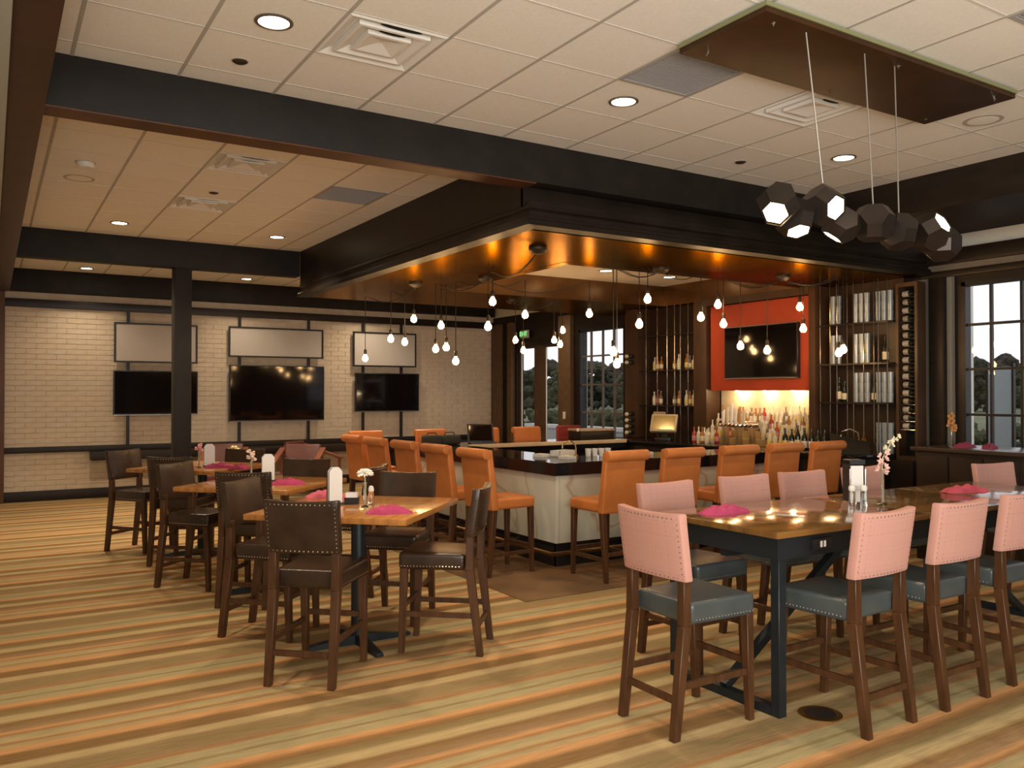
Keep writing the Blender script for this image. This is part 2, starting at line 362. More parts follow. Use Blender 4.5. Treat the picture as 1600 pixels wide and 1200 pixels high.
MB().box(-0.135, 0.135, -0.135, 0.135, 0, 0.12).build('plinth', DARKWOOD, post, bevel=0.01)

# rear wall behind the camera with an added opening for the fill light
struct('wall_rear', MB().box(X0 - .2, X1 + .2, Y0 - 0.2, Y0, 0, 0.6).box(X0 - .2, X1 + .2, Y0 - 0.2, Y0, 3.15, ZC + .15)
       .box(X0 - .2, -0.2, Y0 - 0.2, Y0, 0.6, 3.15).box(3.8, X1 + .2, Y0 - 0.2, Y0, 0.6, 3.15), DARKWOOD)

# ---------------------------------------------------------------- right wall with windows and doors (X = 9.5)
RW = [(2.40, 5.46, 0.92, 3.07), (11.49, 12.86, 0.30, 3.0), (13.42, 15.10, 0.0, 2.86)]
wr = MB(); ys = [Y0 - 0.2]
for a, b_, z0, z1 in RW:
    wr.box(9.5, 9.7, ys[-1], a, 0, 3.46)
    if z0 > 0: wr.box(9.5, 9.7, a, b_, 0, z0)
    wr.box(9.5, 9.7, a, b_, z1, 3.46); ys.append(b_)
wr.box(9.5, 9.7, ys[-1], Y1 + 0.2, 0, 3.46)
struct('wall_right', wr, DARKWOOD)
struct('trim_10', MB().box(9.5, 9.7, Y0 - .2, Y1 + .2, 3.46, ZC + 0.15), PLASTER)
struct('trim_11', MB().box(9.40, 9.5, Y0, 5.9, 3.29, 3.46).box(9.44, 9.5, Y0, 5.9, 3.14, 3.22), DARKWOOD, bevel=0.01)
struct('trim_12', MB().box(9.46, 9.5, Y0, 5.9, 3.22, 3.29), mat('taupe_fabric', (0.17, 0.13, 0.09), 0.9))
def lattice(name, ymulls, zbars, y0, y1, z0, z1, mm=BLACK):
    t = MB()
    fr = 0.05
    t.box(9.50, 9.60, y0, y0 + fr, z0, z1).box(9.50, 9.60, y1 - fr, y1, z0, z1).box(9.50, 9.60, y0, y1, z0, z0 + fr).box(9.50, 9.60, y0, y1, z1 - fr, z1)
    o = struct(name, t, BLACK)
    for y in ymulls: MB().box(9.53, 9.57, y - 0.014, y + 0.014, z0 + fr, z1 - fr).build('muntin', mm, o)
    for z in zbars: MB().box(9.525, 9.575, y0 + fr, y1 - fr, z - 0.014, z + 0.014).build('muntin', mm, o)
    yy = [y0 + fr] + sorted(ymulls) + [y1 - fr]; zz = [z0 + fr] + sorted(zbars) + [z1 - fr]
    for a in range(len(yy) - 1):
        for b_ in range(len(zz) - 1):
            MB().box(9.547, 9.553, yy[a] + 0.014, yy[a + 1] - 0.014, zz[b_] + 0.014, zz[b_ + 1] - 0.014).build('pane', PANE, o)
    return o
lattice('window_1', [5.14, 4.81, 4.48, 4.15, 3.82, 3.49, 3.16, 2.83], [2.575, 2.065, 1.545], 2.40, 5.46, 0.92, 3.07)
lattice('window_2', [12.52, 12.17, 11.84], [2.49, 1.955, 1.435, 0.90], 11.49, 12.86, 0.30, 3.0, mat('taupe_muntin', (0.14, 0.11, 0.09), 0.5))
d1 = struct('door_1', MB().box(9.48, 9.62, 13.42, 13.50, 0, 2.86).box(9.48, 9.62, 15.02, 15.10, 0, 2.86).box(9.48, 9.62, 13.42, 15.10, 2.78, 2.86), DARKWOOD, bevel=0.006)
for a, b_, g0, g1 in ((13.505, 14.22, 13.58, 14.03), (14.23, 15.015, 14.43, 14.95)):
    MB().box(9.53, 9.58, a, g0, 0.01, 2.775).box(9.53, 9.58, g1, b_, 0.01, 2.775).box(9.53, 9.58, g0, g1, 0.01, 0.30).box(9.53, 9.58, g0, g1, 2.73, 2.775).build('door_leaf', mat('umber_door_wood', (0.085, 0.045, 0.02), 0.5, noise=0.2), d1)
    MB().box(9.552, 9.558, g0, g1, 0.30, 2.73).build('pane', PANE, d1)
    MB().box(9.545, 9.565, g1 - 0.014, g1, 0.30, 2.73).build('glazing_bead', WHITEMETAL, d1)
struct('trim_13', MB().box(9.40, 9.5, 13.0, 13.40, 0, 3.3).box(9.40, 9.5, 15.12, 15.30, 0, 3.3).box(9.42, 9.5, 15.62, 16.0, 0, 3.3).box(9.43, 9.5, 10.9, 11.4, 0, 3.3),
       mat('umber_casing', (0.12, 0.066, 0.03), 0.55, noise=0.2), bevel=0.01)
sw = MB().box(9.385, 9.399, 13.14, 13.22, 1.30, 1.44).build('light_switch', WHITEMETAL, None, bevel=0.004); tag(sw, 'small white light switch plate on brown door casing', 'switch')
ex = thing('exit_sign', 'small green lit exit sign above the glass doors', 'sign', (9.40, 14.6, 3.02)); ex.scale = (1, .8, .8)
MB().box(-0.03, 0.03, -0.16, 0.16, -0.10, 0.10).build('housing', mat('pale_sign_plastic', (0.5, 0.55, 0.42), 0.5), ex, bevel=0.006)
fc = bpy.data.curves.new('exit_text', 'FONT'); fc.body = 'EXIT'; fc.size = 0.17; fc.extrude = 0.003; fc.align_x = 'CENTER'; fc.align_y = 'CENTER'
fo = bpy.data.objects.new('tmp', fc); C.objects.link(fo); dg = bpy.context.evaluated_depsgraph_get()
tme = bpy.data.meshes.new_from_object(fo.evaluated_get(dg)); C.objects.unlink(fo)
tme.materials.clear(); tme.materials.append(mat('exit_green_glow', (0.1, 0.6, 0.2), 0.5, emit=(0.25, 0.9, 0.3), estr=1.0))
to = ob('lettering', tme, ex, (-0.034, 0, 0)); to.rotation_euler = (PI / 2, 0, -PI / 2)
struct('trim_14', MB().box(9.38, 9.5, 5.60, 5.78, 0, 3.14), DARKWOOD, bevel=0.01)
struct('trim_15', MB().box(9.44, 9.5, 5.785, 5.96, 0, 3.14), mat('grey_plaster_strip', (0.22, 0.20, 0.16), 0.9))

# ---------------------------------------------------------------- bar soffit
ZS = 3.18
sof = MB()
sof.box(3.86, 9.5, 5.99, 7.39, ZS + 0.004, 3.50).box(3.86, 5.30, 7.39, 11.85, ZS + 0.004, 3.50).box(5.30, 9.5, 10.1, 11.85, ZS + 0.004, 3.50).box(9.15, 9.5, 7.39, 10.1, ZS + 0.004, 3.50)
so = struct('soffit', sof, COPPER)
struct('trim_16', MB().box(3.80, 3.90, 5.93, 11.9, 3.36, ZC + 0.02).box(3.90, 9.5, 5.93, 6.05, 3.36, ZC + 0.02).box(3.90, 9.5, 11.8, 11.9, 3.2, ZC + 0.02), SOFFWOOD)
prof = [(0.0, 3.40), (0.0, 3.36), (-0.015, 3.355), (-0.02, 3.33), (0.0, 3.31), (0.0, 3.27), (-0.03, 3.26), (-0.035, 3.235), (-0.055, 3.225), (-0.06, 3.18), (0.10, 3.18), (0.10, 3.40)]
cm = MB()
n = len(prof); V = []
for o_, z in prof:
    V.append([(3.81 + o_, 11.9, z), (3.81 + o_, 5.83 + o_, z), (9.5, 5.83 + o_, z)])
vs = [p for r_ in V for p in r_]; fs = []
for i in range(n):
    j = (i + 1) % n
    for k in range(2): fs.append((i * 3 + k, i * 3 + k + 1, j * 3 + k + 1, j * 3 + k))
cm._add(vs, fs); struct('trim_17', cm, SOFFWOOD)
struct('trim_18', MB().box(3.80, 9.5, 5.90, 5.96, 3.36, 3.53), SOFFWOOD)
# thin reveal beads running round the copper panel
struct('trim_19', MB().box(3.86, 3.872, 5.93, 11.85, ZS + 0.002, ZS + 0.012).box(3.86, 9.4, 5.93, 5.942, ZS + 0.002, ZS + 0.012)
       .box(5.165, 5.177, 7.255, 10.2, ZS + 0.002, ZS + 0.012).box(5.165, 9.3, 7.255, 7.267, ZS + 0.002, ZS + 0.012), HOLE)
rc = struct('ceiling_bar', MB().box(5.30, 9.15, 7.39, 10.1, 3.50, 3.53), WHITE_TILE)

# ---------------------------------------------------------------- ceiling fittings
def downlight(x, y, z, label, power=SPOT_W, col=(1.0, 0.80, 0.56)):
    t = thing('downlight', label, 'light', (x, y, z), 0, 'recessed ceiling downlights')
    MB().lathe([(0.105, 0.0), (0.105, -0.006), (0.085, -0.008), (0.085, 0.0)], 24).build('trim_ring', mat('dark_trim_ring', (0.16, 0.14, 0.11), 0.3, metal=0.5), t, smooth=True)
    MB().lathe([(0.084, -0.001), (0.084, -0.004)], 24).build('lens', LAMP, t)
    l = bpy.data.lights.new('downlight_beam', 'SPOT'); l.energy = power; l.color = col; l.spot_size = math.radians(125); l.spot_blend = 0.9; l.shadow_soft_size = 0.07
    lo = bpy.data.objects.new('downlight_beam', l); C.objects.link(lo); lo.parent = t; lo.location = (0, 0, -0.03)
for x, y, lab in ((1.32, 4.61, 'bright round downlight nearest the camera beside the ceiling vent'), (3.77, 4.57, 'round downlight near the grey return grille'),
                  (6.30, 4.65, 'round downlight behind the hanging chandelier cables'), (1.31, 11.03, 'round downlight at left of the second ceiling bay'),
                  (3.18, 10.93, 'round downlight beside the bar soffit in the second bay'), (1.33, 15.3, 'left of the two downlights by the brick wall'),
                  (3.88, 15.2, 'right of the two downlights by the brick wall')):
    downlight(x, y, ZC - 0.001, lab, SPOT_W if y < 9 else 170 if y < 13 else 75)
for x, y, pw in ((1.32, 1.6, 35), (3.77, 1.6, 35), (6.3, 1.6, 35), (1.1, 6.45, 150), (3.0, 6.45, 150), (1.3, 12.6, 260), (3.9, 12.6, 260), (6.4, 12.6, 200), (6.4, 15.2, 120), (8.6, 13.2, 100)):  # unseen downlights added to brighten the room, strongest in the back bays
    downlight(x, y, ZC - 0.001, 'unseen downlight added behind the beams or out of view for extra light', pw)
downlight(7.27, 9.2, 3.499, 'round downlight at left of the white panel above the bar', 45); downlight(8.45, 9.2, 3.499, 'round downlight at right of the white panel above the bar', 45)

def diffuser(i, j, label):
    x = GX + (i + .5) * T; y = GY + (j + .5) * T; h = T / 2
    t = thing('ceiling_diffuser', label, 'vent', (x, y, ZC), 0, 'square ceiling diffusers')
    def ringf(r0, z0, r1, z1):
        v = [(-r0, -r0, z0), (r0, -r0, z0), (r0, r0, z0), (-r0, r0, z0), (-r1, -r1, z1), (r1, -r1, z1), (r1, r1, z1), (-r1, r1, z1)]
        return v, [(k, (k + 1) % 4, (k + 1) % 4 + 4, k + 4) for k in range(4)]
    m_ = MB(); m_._add(*ringf(h - .004, -0.001, h - .02, -0.010)); m_._add(*ringf(h - .02, -0.010, h - 0.075, 0.018)); m_._add(*ringf(h - .075, 0.018, h - 0.09, 0.018)); m_.build('frame', WHITEMETAL, t, fix=False)
    m_ = MB(); m_._add(*ringf(h - 0.088, 0.016, h - 0.088, -0.012)); m_._add(*ringf(h - 0.088, -0.012, h - 0.105, -0.014)); m_._add(*ringf(h - 0.105, -0.014, h - 0.165, 0.014)); m_._add(*ringf(h - 0.165, 0.014, h - 0.175, 0.014)); m_.build('louver', WHITEMETAL, t, fix=False)
    m_ = MB(); m_._add(*ringf(h - 0.173, 0.012, h - 0.173, -0.014)); m_._add(*ringf(h - 0.173, -0.014, h - 0.19, -0.016)); v, f = ringf(h - 0.19, -0.016, 0.012, 0.012); m_._add(v, f + [(4, 5, 6, 7)]); m_.build('louver', WHITEMETAL, t, fix=False)
    el = lambda cx, cy, a, b_, z: [(cx + a * math.cos(q * PI / 9), cy + b_ * math.sin(q * PI / 9), z) for q in range(18)]
    hm = MB(); p = el(0.02, -h + 0.052, 0.13, 0.024, -0.002); hm._add(p, [tuple(range(18))]); hm._add(el(0.0, -h + 0.137, 0.085, 0.020, -0.004), [tuple(range(18))]); o = hm.build('duct_shade_patch', HOLE, t, fix=False); o['kind'] = 'stuff'  # flat black ellipses paint the shade inside the duct gaps
def grille(i, j, label):
    x = GX + (i + .5) * T; y = GY + (j + .5) * T; h = T / 2
    t = thing('return_grille', label, 'vent', (x, y, ZC), 0, 'grey return air grilles')
    MB().box(-h + .004, h - .004, -h + .004, -h + .03, -0.006, 0.01).box(-h + .004, h - .004, h - .03, h - .004, -0.006, 0.01).box(-h + .004, -h + .03, -h + .03, h - .03, -0.006, 0.01).box(h - .03, h - .004, -h + .03, h - .03, -0.006, 0.01).build('frame', GRILLE, t)
    e = MB()
    for k in range(26):
        yy = -h + .04 + k * (2 * h - .08) / 25; e.box(-h + .03, h - .03, yy - .004, yy + .004, -0.002, 0.01)
    e.build('core', GRILLE, t); MB().box(-h + .02, h - .02, -h + .02, h - .02, 0.012, 0.016).build('backing', mat('grille_shadow', (0.10, 0.10, 0.10), 0.9), t)
DL = {(1.93, 4.58): 'large white louvered air diffuser in the nearest ceiling bay', (1.93, 7.6): 'white air diffuser just behind the first beam',
      (1.93, 9.5): 'smaller looking white air diffuser farther back in the second bay', (5.0, 3.98): 'white air diffuser behind the chandelier plate',
      (3.15, 8.2): 'grey return grille beside the bar soffit', (3.78, 3.95): 'grey return grille at the end of the chandelier plate', (5.0, 2.15): 'grey return grille at the top right edge'}
for (x, y), lab in DL.items():
    i, j = cell(x, y); (diffuser if vents[(i, j)] == 'd' else grille)(i, j, lab)
def disc(name, x, y, r, h, m, label, cat):
    t = thing(name, label, cat, (x, y, ZC)); MB().lathe([(r, 0), (r, -h * .5), (r * .8, -h), (0.0, -h)], 20).build('cover', m, t, smooth=True)
    MB().lathe([(r * 1.15, 0.0), (r * 1.15, -0.003), (r, -0.003)], 20).build('ring', mat('thin_ring', (0.42, 0.37, 0.30), 0.6), t)
BR = mat('dark_bronze_cap', (0.03, 0.02, 0.012), 0.5)
disc('sprinkler_cap', 1.30, 5.27, 0.045, 0.012, BR, 'dark round sprinkler cap near the big diffuser', 'sprinkler')
disc('sprinkler_cap', 5.64, 5.22, 0.045, 0.012, BR, 'dark round sprinkler cap beside the front bar soffit', 'sprinkler')
disc('sprinkler_cap', 1.93, 8.87, 0.045, 0.012, BR, 'dark round sprinkler cap between two diffusers in second bay', 'sprinkler')
disc('smoke_detector', 0.71, 8.32, 0.075, 0.045, WHITEMETAL, 'white domed smoke detector on ceiling at left', 'detector')
disc('ceiling_speaker', 0.71, 8.95, 0.12, 0.004, WHITE_TILE, 'flush round ceiling speaker behind the smoke detector', 'speaker')
disc('ceiling_speaker', 6.33, 3.46, 0.12, 0.004, WHITE_TILE, 'flush round ceiling speaker past the chandelier plate', 'speaker')

# ---------------------------------------------------------------- chandelier over the long table
ch = thing('chandelier', 'bronze plate chandelier with faceted metal lamps on cables over the long table', 'chandelier', (4.64, 3.31, ZC))
pl = MB().box(-1.22, 1.22, -0.325, 0.325, -0.065, -0.035).build('canopy_plate', PLATEBROWN, ch, bevel=0.003)
MB().box(-1.228, 1.228, -0.333, 0.333, -0.035, -0.012).build('canopy_rim', PLATEEDGE, ch)
for x in (-1.08, 0.03, 1.1):
    for y in (-0.25, 0.24): MB().lathe([(0.012, -0.066), (0.012, -0.07), (0.004, -0.075), (0.004, -0.085)], 8, (x, y, 0)).build('screw', CHROME, pl)
def trunc_oct():
    P = []
    import itertools
    for p in set(itertools.permutations((0, 1, 2))):
        for sg in itertools.product((1, -1), repeat=3):
            v = tuple(a * b_ for a, b_ in zip(p, sg))
            if v not in P: P.append(v)
    P = [Vector(p) / math.sqrt(5) for p in sorted(set(P))]
    hexes = []; quads = []
    import itertools
    for sg in itertools.product((1, -1), repeat=3):
        nrm = Vector(sg).normalized(); idx = [i for i, p in enumerate(P) if abs(p.dot(nrm) - max(q.dot(nrm) for q in P)) < 1e-4]
        hexes.append((nrm, idx))
    for ax in range(3):
        for s_ in (1, -1):
            nrm = Vector([s_ if a == ax else 0 for a in range(3)]); idx = [i for i, p in enumerate(P) if abs(p.dot(nrm) - max(q.dot(nrm) for q in P)) < 1e-4]
            quads.append((nrm, idx))
    def order(nrm, idx):
        c = sum((P[i] for i in idx), Vector()) / len(idx); u = (P[idx[0]] - c).normalized(); v = nrm.cross(u)
        return tuple(sorted(idx, key=lambda i: math.atan2((P[i] - c).dot(v), (P[i] - c).dot(u))))
    return P, [(n_, order(n_, i)) for n_, i in hexes], [(n_, order(n_, i)) for n_, i in quads]
TP, TH, TQ = trunc_oct()
def poly_lamp(cx, cy, cz, r, d, lit=True):
    d = Vector(d).normalized(); R = Vector((1, 1, 1)).normalized().rotation_difference(d).to_matrix()
    m_ = MB(); lit_face = max(TH, key=lambda h: (R @ h[0]).dot(d))
    c = Vector((cx - 4.64, cy - 3.31, cz - ZC)); P = [R @ p * r + c for p in TP]
    m_._add(P, [f for n_, f in TH + TQ if f != lit_face[1]]); o = m_.build('lamp_shade', GUN, ch, bevel=0.0, fix=False)
    fcs = [P[i] for i in lit_face[1]]; cc = sum(fcs, Vector()) / 6
    k = MB(); k._add([cc + (p - cc) * 0.86 - d * 0.004 for p in fcs], [tuple(range(6))]); k.build('lens', LENS if lit else BLACK, o, fix=False)
    k = MB(); inn = [cc + (p - cc) * 0.86 for p in fcs]; k._add(fcs + inn, [(a, (a + 1) % 6, (a + 1) % 6 + 6, a + 6) for a in range(6)]); k.build('bezel', GUN, o, fix=False)
    return o
RT = Vector((0.85, -0.53, 0)); DN = Vector((0, 0, -1)); FW = Vector((0.53, 0.85, 0))
LMP = [((3.643, 3.1, 2.815), 0.125, -FW * .75 - RT * .45 + DN * .75), ((3.858, 3.166, 2.774), 0.12, -FW * .45 + RT * .05 + DN * 1.0), ((4.018, 3.102, 2.853), 0.125, -FW * .9 + RT * .45 + DN * .35),
       ((4.234, 3.144, 2.775), 0.115, FW * .2 - RT * .6 + DN * .9), ((4.393, 3.045, 2.782), 0.125, FW * .9 + RT * .3 + DN * .4), ((4.613, 3.026, 2.749), 0.12, FW * .8 - RT * .2 + DN * .6),
       ((4.813, 2.96, 2.759), 0.125, -FW * .8 + RT * .55 - DN * .5), ((5.072, 3.035, 2.726), 0.12, FW * .8 + RT * .3 + DN * .8)]
cs = []
for (c, r, d) in LMP:
    cs.append(c); poly_lamp(*c, r, d)
arm = MB()
for a, b_ in zip(cs[:-1], cs[1:]): arm.tube([(a[0] - 4.64, a[1] - 3.31, a[2] - ZC), (b_[0] - 4.64, b_[1] - 3.31, b_[2] - ZC)], 0.012, 8)
arm.build('connecting_arm', GUN, ch, smooth=True)
for k, q in ((2, (3.81, 3.05)), (4, (4.34, 3.06)), (5, (4.66, 3.08))):
    c = cs[k]; MB().tube([(q[0] - 4.64, q[1] - 3.31, -0.06), (c[0] - 4.64, c[1] - 3.31, c[2] - ZC + 0.10)], 0.0045, 6).build('cable', mat('grey_cable', (0.30, 0.27, 0.23), 0.4, metal=0.6), ch)

# ---------------------------------------------------------------- bulbs hanging in clusters under the soffit
CORD = mat('black_cord', (0.01, 0.007, 0.005), 0.6)
bulb_prof = [(0.0, -0.115), (0.018, -0.112), (0.033, -0.098), (0.040, -0.078), (0.036, -0.056), (0.024, -0.036), (0.017, -0.022), (0.016, -0.012)]
bulb_me = MB().lathe(bulb_prof, 14).mesh('bulb_glass', BULB, smooth=True)
sock_me = MB().lathe([(0.018, -0.014), (0.021, 0.0), (0.021, 0.045), (0.008, 0.06), (0.0, 0.06)], 10).mesh('socket', BR, smooth=True)
CAN = {'left': (4.55, 9.6, ZS), 'corner': (5.05, 8.72, ZS), 'front': (4.46, 6.69, ZS), 'mid': (6.35, 7.05, ZS), 'right': (8.0, 6.75, ZS), 'far': (6.6, 10.6, ZS)}
for k, c in CAN.items():
    m_ = MB().lathe([(0.09, 0.008), (0.09, -0.02), (0.05, -0.05), (0.0, -0.055)], 20); o = ob('cord_canopy', m_.mesh('cord_canopy', BR, smooth=True), None, c)
    tag(o, {'left': 'dark round cord canopy on soffit above the left stools', 'corner': 'dark round cord canopy beside the white ceiling panel', 'front': 'dark round cord canopy at the soffit corner',
            'mid': 'dark round cord canopy above the front counter with many cords', 'right': 'dark round cord canopy over the right end of the counter', 'far': 'dark round cord canopy above the far counter'}[k], 'canopy', 'cord canopies')
BUL = [('left', 4.46, 11.05, 2.28), ('left', 4.5, 10.26, 2.51), ('left', 4.6, 10.04, 2.46), ('left', 4.65, 9.87, 2.75), ('corner', 4.8, 9.39, 2.64), ('corner', 4.7, 9.34, 2.34), ('corner', 4.8, 9.25, 2.36), ('corner', 4.8, 9.0, 2.18),
       ('front', 4.8, 8.12, 2.82), ('front', 4.7, 8.05, 2.53),
       ('far', 6.38, 10.15, 2.55), ('corner', 5.5, 8.53, 2.74), ('far', 6.45, 10.05, 2.40), ('far', 6.95, 10.0, 2.56), ('far', 7.1, 10.0, 2.71), ('far', 7.0, 9.92, 2.50), ('corner', 6.2, 8.17, 2.76), ('mid', 5.75, 7.15, 2.24), ('mid', 5.80, 7.15, 2.11),
       ('mid', 5.99, 7.0, 2.54), ('mid', 6.11, 7.0, 2.82), ('mid', 6.91, 7.0, 2.66), ('right', 7.18, 7.0, 2.82), ('right', 7.27, 7.0, 2.60), ('right', 7.55, 7.0, 2.35), ('right', 8.01, 7.0, 2.31), ('right', 8.3, 6.75, 2.83), ('right', 8.35, 6.74, 2.57), ('right', 8.40, 6.28, 2.26), ('right', 8.46, 6.26, 2.30)]
BLAB = ['lowest bulb at far left hanging before the small framed board', 'left of a close pair of bulbs before the right framed board', 'right of a close pair of bulbs before the right framed board', 'bulb hanging high above the left stools, over the brick wall trim',
        'upper bulb of the trio left of the doors', 'lower left bulb of the trio left of the doors', 'middle bulb of the trio left of the doors', 'lowest bulb of the cluster left of the glass doors', 'high bulb near the soffit corner above the brick wall end', 'bulb below the high one at the brick wall end',
        'small bulb in front of the left glass door', 'bulb beside the green exit sign', 'small dim bulb at the top of the left door glass', 'larger bulb at the top of the right door glass', 'small bulb above the right door casing', 'small bulb beside the larger one at the door casing',
        'lone bulb above and left of the small window', 'upper bulb hanging before the small window', 'lower bulb hanging before the small window', 'lower bulb right of the small window', 'high bulb under the white bar ceiling panel', 'bulb left of the red panel', 'high bulb at the top left corner of the red panel',
        'bulb beside the television upper left corner', 'bulb before the left half of the bar television', 'bulb before the middle of the bar television', 'high bulb at the right of the red panel', 'bulb beside the television upper right corner', 'lower bulb of the touching pair before the glass shelves', 'upper bulb of the touching pair before the glass shelves']
for (cn, x, y, z), lab in zip(BUL, BLAB):
    t = thing('pendant_bulb', 'bare warm glowing ' + lab, 'bulb', (x, y, z + 0.07), 0, 'bare bulbs over the bar')
    ob('bulb_glass', bulb_me, t); ob('socket', sock_me, t)
    c = CAN[cn]; rel = Vector((c[0] - x, c[1] - y, ZS - z - 0.07 - 0.03))
    hook = Vector((random.uniform(-.12, .12), random.uniform(-.12, .12), ZS - z - 0.075))
    pts = [Vector((0, 0, 0.05))]
    top = Vector((0, 0, hook.z))
    pts.append(top * 0.97)
    for k in range(1, 7):
        u = k / 6; p = top.lerp(rel, u); p.z -= 0.16 * math.sin(PI * u) * min(1, (rel - top).length); pts.append(p)
    MB().tube(pts, 0.005, 5).build('cord', CORD, t)

# ---------------------------------------------------------------- bar counter
bar = thing('bar_counter', 'U shaped bar with pale onyx front and black granite top', 'bar', (0, 0, 0))
for a, b_ in ((7.05, 8.6), (8.604, 10.75)):
    MB().box(4.92, 4.97, a, b_, 0.25, 0.945).build('onyx_panel', ONYX, bar, bevel=0.003)
for a, b_ in ((4.972, 6.45), (6.454, 7.9), (7.904, 8.36)):
    MB().box(a, b_, 7.05, 7.10, 0.25, 0.945).build('onyx_panel', ONYX, bar, bevel=0.003)
MB().box(4.98, 5.35, 7.11, 10.75, 0.0, 0.94).box(5.35, 8.36, 7.11, 7.5, 0.0, 0.94).box(5.35, 8.36, 10.3, 10.75, 0, 0.94).build('bar_body', DARKWOOD, bar)
MB().box(4.945, 4.985, 7.09, 10.75, 0.006, 0.25)  .box(4.945, 8.36, 7.085, 7.115, 0.006, 0.25).build('toe_kick', mat('dark_tile_kick', (0.015, 0.013, 0.012), 0.15), bar)
MB().box(4.88, 5.58, 7.01, 10.80, 0.945, 1.075).box(5.58, 8.38, 7.01, 7.72, 0.945, 1.075).box(5.58, 8.38, 10.12, 10.80, 0.945, 1.075).build('granite_top', GRANITE, bar)
MB().box(5.585, 8.375, 10.085, 10.118, 1.03, 1.085).build('reflection_band', mat('pale_wall_reflection', (0.60, 0.46, 0.29), 0.4, noise=0.15, nscale=4), bar, bevel=0.005)  # pale strip paints the bright wall's reflection along the granite edge
MB().tube([(4.80, 10.7, 0.17), (4.80, 6.94, 0.17), (8.36, 6.94, 0.17)], 0.022, 12).build('foot_rail', mat('dull_brass', (0.30, 0.19, 0.08), 0.3, metal=1.0), bar, smooth=True)
for x, y in ((4.80, 8.0), (4.80, 9.4), (5.6, 6.94), (7.2, 6.94), (8.4, 6.94)):
    MB().tube([(x, y, 0.17), (x + (0.12 if y > 7 else 0), y + (0 if y > 7 else 0.12), 0.14)], 0.014, 8).build('rail_bracket', BRASS, bar)

def on_counter(mb, name, m, label, cat, loc, rz=0, **k):
    o = ob(name, mb.mesh(name, m, **k), None, loc, rz); return tag(o, label, cat)
ZT = 1.076
for loc, rz, lab in (((5.28, 7.85, ZT), 0.3, 'stack of white bar napkins left of the tap on the counter'), ((5.35, 7.45, ZT), 0.2, 'stack of white bar napkins at the counter corner'), ((6.25, 7.42, ZT), 0.1, 'white bar napkins beside the first front stool'), ((6.5, 7.5, ZT), 0.0, 'small stack of white napkins farther along the front counter')):
    t = thing('napkin_stack', lab, 'napkins', loc, rz, 'bar napkin stacks')
    for k in range(4): MB().box(-0.07, 0.07, -0.07, 0.07, k * 0.008, k * 0.008 + 0.007).build('paper_napkin', WHITE, t)
t = thing('bar_caddy', 'white bar caddy tray behind the counter corner', 'caddy', (5.50, 7.75, ZT), 0.3)
MB().box(-0.14, 0.14, -0.07, 0.07, 0, 0.012).box(-0.14, 0.14, -0.07, -0.062, 0, 0.07).box(-0.14, 0.14, 0.062, 0.07, 0, 0.07).box(-0.14, -0.132, -0.07, 0.07, 0, 0.07).box(0.132, 0.14, -0.07, 0.07, 0, 0.07).build('tray', WHITEMETAL, t)
MB().box(-0.004, 0.004, -0.06, 0.06, 0.01, 0.06).build('divider', WHITEMETAL, t)
t = thing('bar_faucet', 'curved brass gooseneck faucet behind the counter corner', 'faucet', (5.56, 7.58, ZT))
MB().lathe([(0.025, 0), (0.025, 0.02), (0.012, 0.03)], 12).build('base', BRASS, t)
MB().tube([(0, 0, 0.02), (0, 0, 0.10)] + [(-0.08 + 0.08 * math.cos(a), 0.02 - 0.02 * math.cos(a), 0.10 + 0.08 * math.sin(a)) for a in [k * PI / 8 for k in range(9)]], 0.008, 8).build('spout', BRASS, t, smooth=True)
for k in range(4):
    o = on_counter(MB().lathe([(0.028, 0), (0.036, 0.09), (0.033, 0.09), (0.026, 0.006), (0, 0.006)], 12), 'paper_cup', WHITE, '%s white cup from the left in the row beside the faucet' % ORD[k], 'cup', (5.72 + k * 0.085, 7.56 - k * 0.01, ZT), smooth=True)
    o['group'] = 'white cups by the faucet'
# laptop and bags on the far-left part of the counter
t = thing('laptop', 'open black laptop on the far counter', 'laptop', (5.95, 10.35, ZT), -0.35)
MB().box(-0.19, 0.19, -0.13, 0.13, 0, 0.02).build('base', BLACK, t, bevel=0.004)
MB().hexa([(-0.19, 0.12, 0.02), (0.19, 0.12, 0.02), (0.19, 0.135, 0.02), (-0.19, 0.135, 0.02), (-0.19, 0.20, 0.27), (0.19, 0.20, 0.27), (0.19, 0.215, 0.27), (-0.19, 0.215, 0.27)]).build('lid', BLACK, t, bevel=0.003)
MB()._add([(-0.165, 0.1195, 0.035), (0.165, 0.1195, 0.035), (0.165, 0.194, 0.255), (-0.165, 0.194, 0.255)], [(0, 1, 2, 3)]).build('screen', SCREEN, t)
for loc, sc, lab in (((5.15, 10.35, ZT), (1, 1, 1), 'slouched black bag on the far left counter'), ((5.45, 10.4, ZT), (1.15, .9, .95), 'black camera bag beside the laptop')):
    t = thing('black_bag', lab, 'bag', loc)
    MB().box(-0.13 * sc[0], 0.13 * sc[0], -0.08, 0.08, 0, 0.14 * sc[2]).build('body', mat('black_nylon', (0.018, 0.018, 0.016), 0.7, bump=0.4, bscale=20), t, bevel=0.04, seg=3)
    MB().tube([(-0.10, 0, 0.10), (-0.06, 0, 0.17), (0.06, 0, 0.17), (0.10, 0, 0.10)], 0.008, 6).build('handle', BLACK, t)
t = thing('bread_board_bin', 'dark brown bin topped with a pale wooden board on the far counter', 'bin', (7.85, 10.3, ZT), 0)
MB().box(-0.32, 0.32, -0.16, 0.16, 0, 0.14).build('body', DARKWOOD, t, bevel=0.01)
MB().box(-0.33, 0.33, -0.17, 0.17, 0.141, 0.175).build('board', mat('pale_board', (0.35, 0.25, 0.15), 0.5, noise=0.2), t, bevel=0.01)
